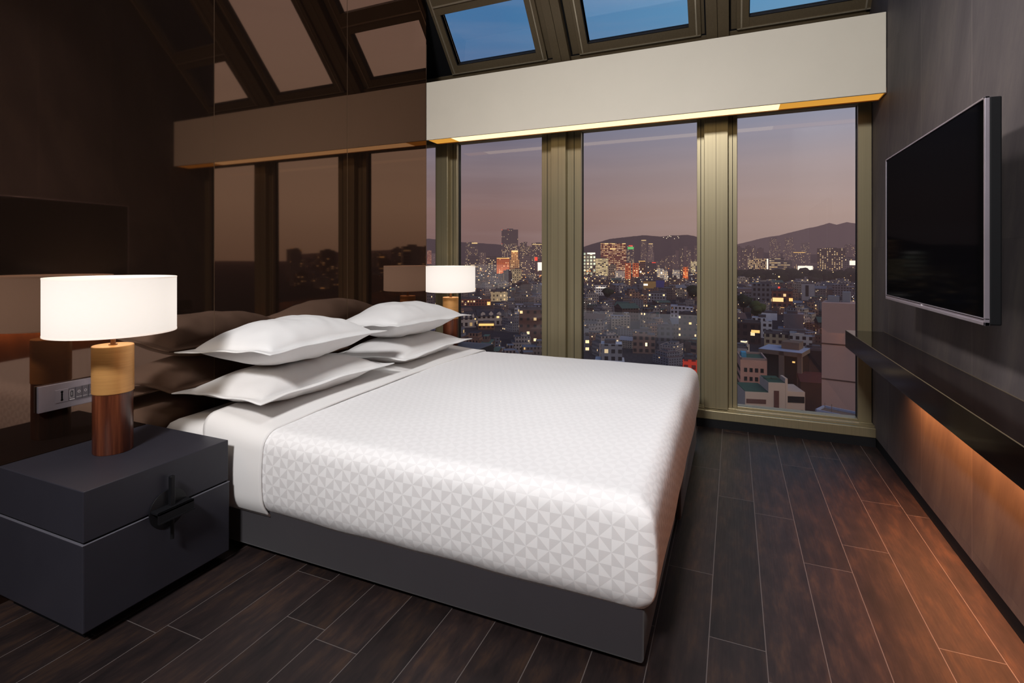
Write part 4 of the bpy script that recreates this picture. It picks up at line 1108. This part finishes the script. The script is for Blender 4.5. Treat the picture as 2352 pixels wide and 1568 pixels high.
while t < 1080:
    size = 11 if t < 330 else (13 if t < 520 else 19)
    du = size*1.42/t*F
    u = 930+rnd.random()*du
    while u < 2050:
        uu = u+rnd.uniform(-.2, .2)*du; tt = t*(1+rnd.uniform(-.018, .018))
        w_ = size*rnd.uniform(.7, 1.15); d_ = size*rnd.uniform(.7, 1.1); h_ = rnd.choice((5.5, 7, 8.5, 10, 12, 13))*(1 if t < 500 else 1.1)
        u += du
        p = at(uu, 590, tt); ok = True
        vt = 590+(50-h_*1.1)/tt*F
        hu = w_/tt*F*.6
        for (fx, fy, r, a, c, v0, v1, ft) in FOOT:
            if (p.x-fx)**2+(p.y-fy)**2 < (r+max(w_, d_)*.55)**2: ok = False; break
            if tt < ft and uu+hu > a and uu-hu < c and vt < v1-.30*(v1-v0): ok = False; break
        if ok and 1660 < uu < 2000 and tt > 900: ok = False
        if ok and uu > 1690 and tt < 260 and rnd.random() < .35: ok = False
        if ok and any((p.x-q[0])**2+(p.y-q[1])**2 < (q[2]+max(w_, d_)*.62)**2 for q in TAKEN[-160:]): ok = False
        if ok: TAKEN.append((p.x, p.y, max(w_, d_)*.62))
        if ok: cands.append((tt, uu, w_, d_, h_, rnd.randrange(5), rnd.randrange(6), rnd.uniform(-.5, .5)+(0 if rnd.random() < .7 else .6)))
    t *= 1+size*1.45/t
tone = ['grey brown', 'pale', 'dark brown', 'sandy', 'slate grey', 'russet']
shape = ['stair-box house', 'stepped house', 'pitched roof house', 'terraced house', 'notched flat house']
for (tt, uu, w_, d_, h_, kd, mi, rz) in cands:
    pane = next((n for a, c, n in PANES if a < uu < c), None)
    p = at(uu, 590, tt)
    if pane and cnt < 290 and tt < 700:
        o = bpy.data.objects.new('house', house_obj(kd, mi)); COL.objects.link(o)
        o.location = (p.x, p.y, GZ); o.scale = (w_, d_, h_); o.rotation_euler = (0, 0, facing(uu)+rz)
        zone = 'close below' if tt < 300 else ('halfway out' if tt < 470 else 'far out')
        tag(o, f'{tone[mi]} {shape[kd]} {zone} among dark roofs, {pane}', 'house', f'{tone[mi]} {shape[kd]} {zone}, {pane}')
        cnt += 1
    else:
        hb = house_mesh(kd, None); me = bpy.data.meshes.new('q'); hb.bm.to_mesh(me); hb.bm.free()
        me.transform(Matrix.Translation((p.x, p.y, GZ)) @ Matrix.Rotation(facing(uu)+rz, 4, 'Z') @ Matrix.Diagonal((w_, d_, h_, 1)))
        stuff[mi].bm.from_mesh(me); bpy.data.meshes.remove(me)
# city to the right that only the panel wall mirrors, plus far blocks between the towers
rnd = random.Random(3)
for k in range(900):
    if k < 620: uu = rnd.uniform(2000, 4300); tt = rnd.uniform(350, 1300)
    else: uu = rnd.uniform(930, 2000); tt = rnd.uniform(1080, 1900)
    if 1640 < uu < 2110 and tt < 1500: continue
    if any(a-3 < uu < c+3 and tt < ft for (_, _, _, a, c, _, _, ft) in FOOT if ft > 300): continue
    p = at(uu, 590, tt)
    if any((p.x-q[0])**2+(p.y-q[1])**2 < (q[2]+16)**2 for q in FOOT): continue
    w_ = rnd.uniform(12, 26); h_ = rnd.choice((10, 14, 18, 24, 30)) if k >= 620 or rnd.random() < .8 else rnd.uniform(40, 75)
    hb = MB().box(-w_/2, w_/2, -w_*.4, w_*.4, 0, h_).box(-w_/4, w_/5, -w_*.2, w_*.2, h_, h_+2.4)
    me = bpy.data.meshes.new('q'); hb.bm.to_mesh(me); hb.bm.free()
    me.transform(Matrix.Translation((p.x, p.y, GZ)) @ Matrix.Rotation(facing(uu)+rnd.uniform(-.4, .4), 4, 'Z'))
    stuff[k % 6].bm.from_mesh(me); bpy.data.meshes.remove(me)
big = MB(); mats = []
for i, sb in enumerate(stuff):
    for f in sb.bm.faces: f.material_index = i
    me = bpy.data.meshes.new('q'); sb.bm.to_mesh(me); sb.bm.free(); big.bm.from_mesh(me); bpy.data.meshes.remove(me)
so_ = big.build('distant_rooftops', [bmat(w_, roof=r_, lit=.22, cw=4.2, ch=3.8, wx=.45, wz=.4, st=1.3, name='distant facade') for w_, r_ in zip(wallcols, roofcols)])
tag(so_, 'mass of tiny distant buildings filling the city below the skyline', 'buildings', kind='stuff')
# street lamps and lit signs too small to count
rnd = random.Random(21); LB = MB(); mi = []
for k in range(620):
    far = rnd.random() < .72
    tt = rnd.uniform(880, 1500) if far else rnd.uniform(250, 880)
    uu = rnd.uniform(960, 2000)
    if 1650 < uu < 2000 and far and rnd.random() < .7: continue
    p = at(uu, 590, tt); r = rnd.uniform(.3, .75)*tt/1000 + (.8 if far and rnd.random() < .06 else 0); z = GZ+rnd.uniform(8, 20 if far else 13)
    n0 = len(LB.bm.faces)
    LB.box(p.x-r, p.x+r, p.y-r, p.y+r, z-r, z+r)
    mi += [rnd.choice((0, 0, 0, 1, 1, 2))]*6
LB.bm.faces.ensure_lookup_table()
for f, i in zip(LB.bm.faces, mi): f.material_index = i
tag(LB.build('city_lights', [emit('warm street lamp', (1, .68, .32, 1), 1.5, False), emit('white street lamp', (1, .92, .8, 1), 1.5, False), emit('orange street lamp', (1, .4, .14, 1), 1.2, False)]), 'scattered tiny street lamps and lit signs across the city', 'lights', kind='stuff')

# ------------------------------------------------------------------ sky
wd = bpy.data.worlds.new('dusk sky'); sc.world = wd; wd.use_nodes = True
t = NT(wd.node_tree); t.n.clear()
out = t.add('ShaderNodeOutputWorld'); bg = t.add('ShaderNodeBackground')
gen = t.add('ShaderNodeTexCoord').outputs['Generated']
x, y, z = t.sep(gen)
el = t.m('MULTIPLY', t.m('ARCSINE', z), 180/PI/90, clamp=True)          # 0..1 over 0..90 degrees
az = t.m('MULTIPLY', t.m('ARCTAN2', x, y), 180/PI)                        # degrees right of straight ahead
A = t.ramp(el, [(0, lin(122, 96, 94)), (.055, lin(134, 106, 101)), (.105, lin(126, 110, 114)), (.145, lin(112, 108, 124)), (.20, lin(92, 108, 142)), (.26, lin(68, 112, 156)), (.36, lin(62, 114, 162)), (1, lin(60, 96, 150))])
B = t.ramp(el, [(0, lin(158, 134, 126)), (.05, lin(170, 146, 138)), (.10, lin(164, 148, 148)), (.15, lin(146, 146, 162)), (.20, lin(118, 142, 168)), (.27, lin(96, 148, 186)), (.4, lin(80, 134, 178)), (1, lin(64, 104, 160))])
Cc = t.ramp(el, [(0, (.70, .56, .46, 1)), (.06, (.98, .84, .70, 1)), (.15, (.98, .88, .78, 1)), (.28, (1.02, .92, .92, 1)), (.5, (.8, .74, .8, 1)), (1, lin(80, 110, 160))])
f1 = t.m('DIVIDE', t.m('ADD', az, 25), 33, clamp=True)
f2 = t.m('DIVIDE', t.m('SUBTRACT', az, 10), 22, clamp=True)
c = t.mix(f1, A, B); c = t.mix(f2, c, Cc)
# faint streaks of cloud
st_ = t.noise(t.comb(t.m('MULTIPLY', x, 1.2), t.m('MULTIPLY', y, 1.2), t.m('MULTIPLY', z, 16)), 1.6, 4)
c = t.mix(t.m('MULTIPLY', t.m('SUBTRACT', st_, .45, clamp=True), .35), c, lin(190, 170, 172))
t.l.new(c, bg.inputs['Color']); bg.inputs['Strength'].default_value = 1.1
t.l.new(bg.outputs[0], out.inputs['Surface'])

# ------------------------------------------------------------------ shelf light and added unseen room lights
def area(name, loc, target, size, power, col, spread=180):
    d = bpy.data.lights.new(name, 'AREA'); d.shape = 'DISK'; d.size = size; d.energy = power; d.color = col; d.spread = math.radians(spread)
    o = bpy.data.objects.new(name, d); COL.objects.link(o); o.location = loc
    o.rotation_euler = (Vector(target)-Vector(loc)).to_track_quat('-Z', 'Y').to_euler(); return o
area('added_bed_key', (-1.0, 1.35, 3.95), (-.95, 2.6, .5), .9, 6.5, (1, 1, .99), 80)  # unseen key light added to brighten the bed
area('added_tv_key', (-.42, 2.72, 3.98), (.824, 1.75, 1.15), .30, 7, (1, .93, .93), 75)  # unseen lamp added in place of skylight falling on the slate wall

def strip(name, loc, target, sx, sy, power, col, spread):
    o = area(name, loc, target, 1, power, col, spread); o.data.shape = 'RECTANGLE'; o.data.size = sx; o.data.size_y = sy; return o
o = strip('shelf_light', (.775, 1.30, .636), (.785, 1.30, 0), .03, 3.7, 36, (1, .35, .11), 112)
o.rotation_euler = (0, math.radians(-6), 0)
area('added_fill', (-.6, -2.05, 4.08), (-.8, 2.2, .9), .8, 108, (1, .985, .985), 100)  # unseen fill added behind the viewer for pelmet, pillows and bed side
area('added_slate_spot', (-1.5, 3.0, 3.84), (.824, 2.15, 1.0), .32, 5.0, (1, .94, .92), 38)  # unseen spot added to lift the slate wall below the television

# ------------------------------------------------------------------ camera
cd = bpy.data.cameras.new('camera'); cam = bpy.data.objects.new('camera', cd); COL.objects.link(cam)
cam.location = (0, 0, EYE); cam.rotation_euler = (PI/2, 0, TH)
cd.sensor_fit = 'HORIZONTAL'; cd.sensor_width = 36; cd.lens = F/2352*36
cd.shift_y = -(784-590)/2352
cd.clip_start = .05; cd.clip_end = 20000
sc.camera = cam
sc.view_settings.view_transform = 'Standard'; sc.view_settings.look = 'None'
sc.view_settings.exposure = 0; sc.view_settings.gamma = 1
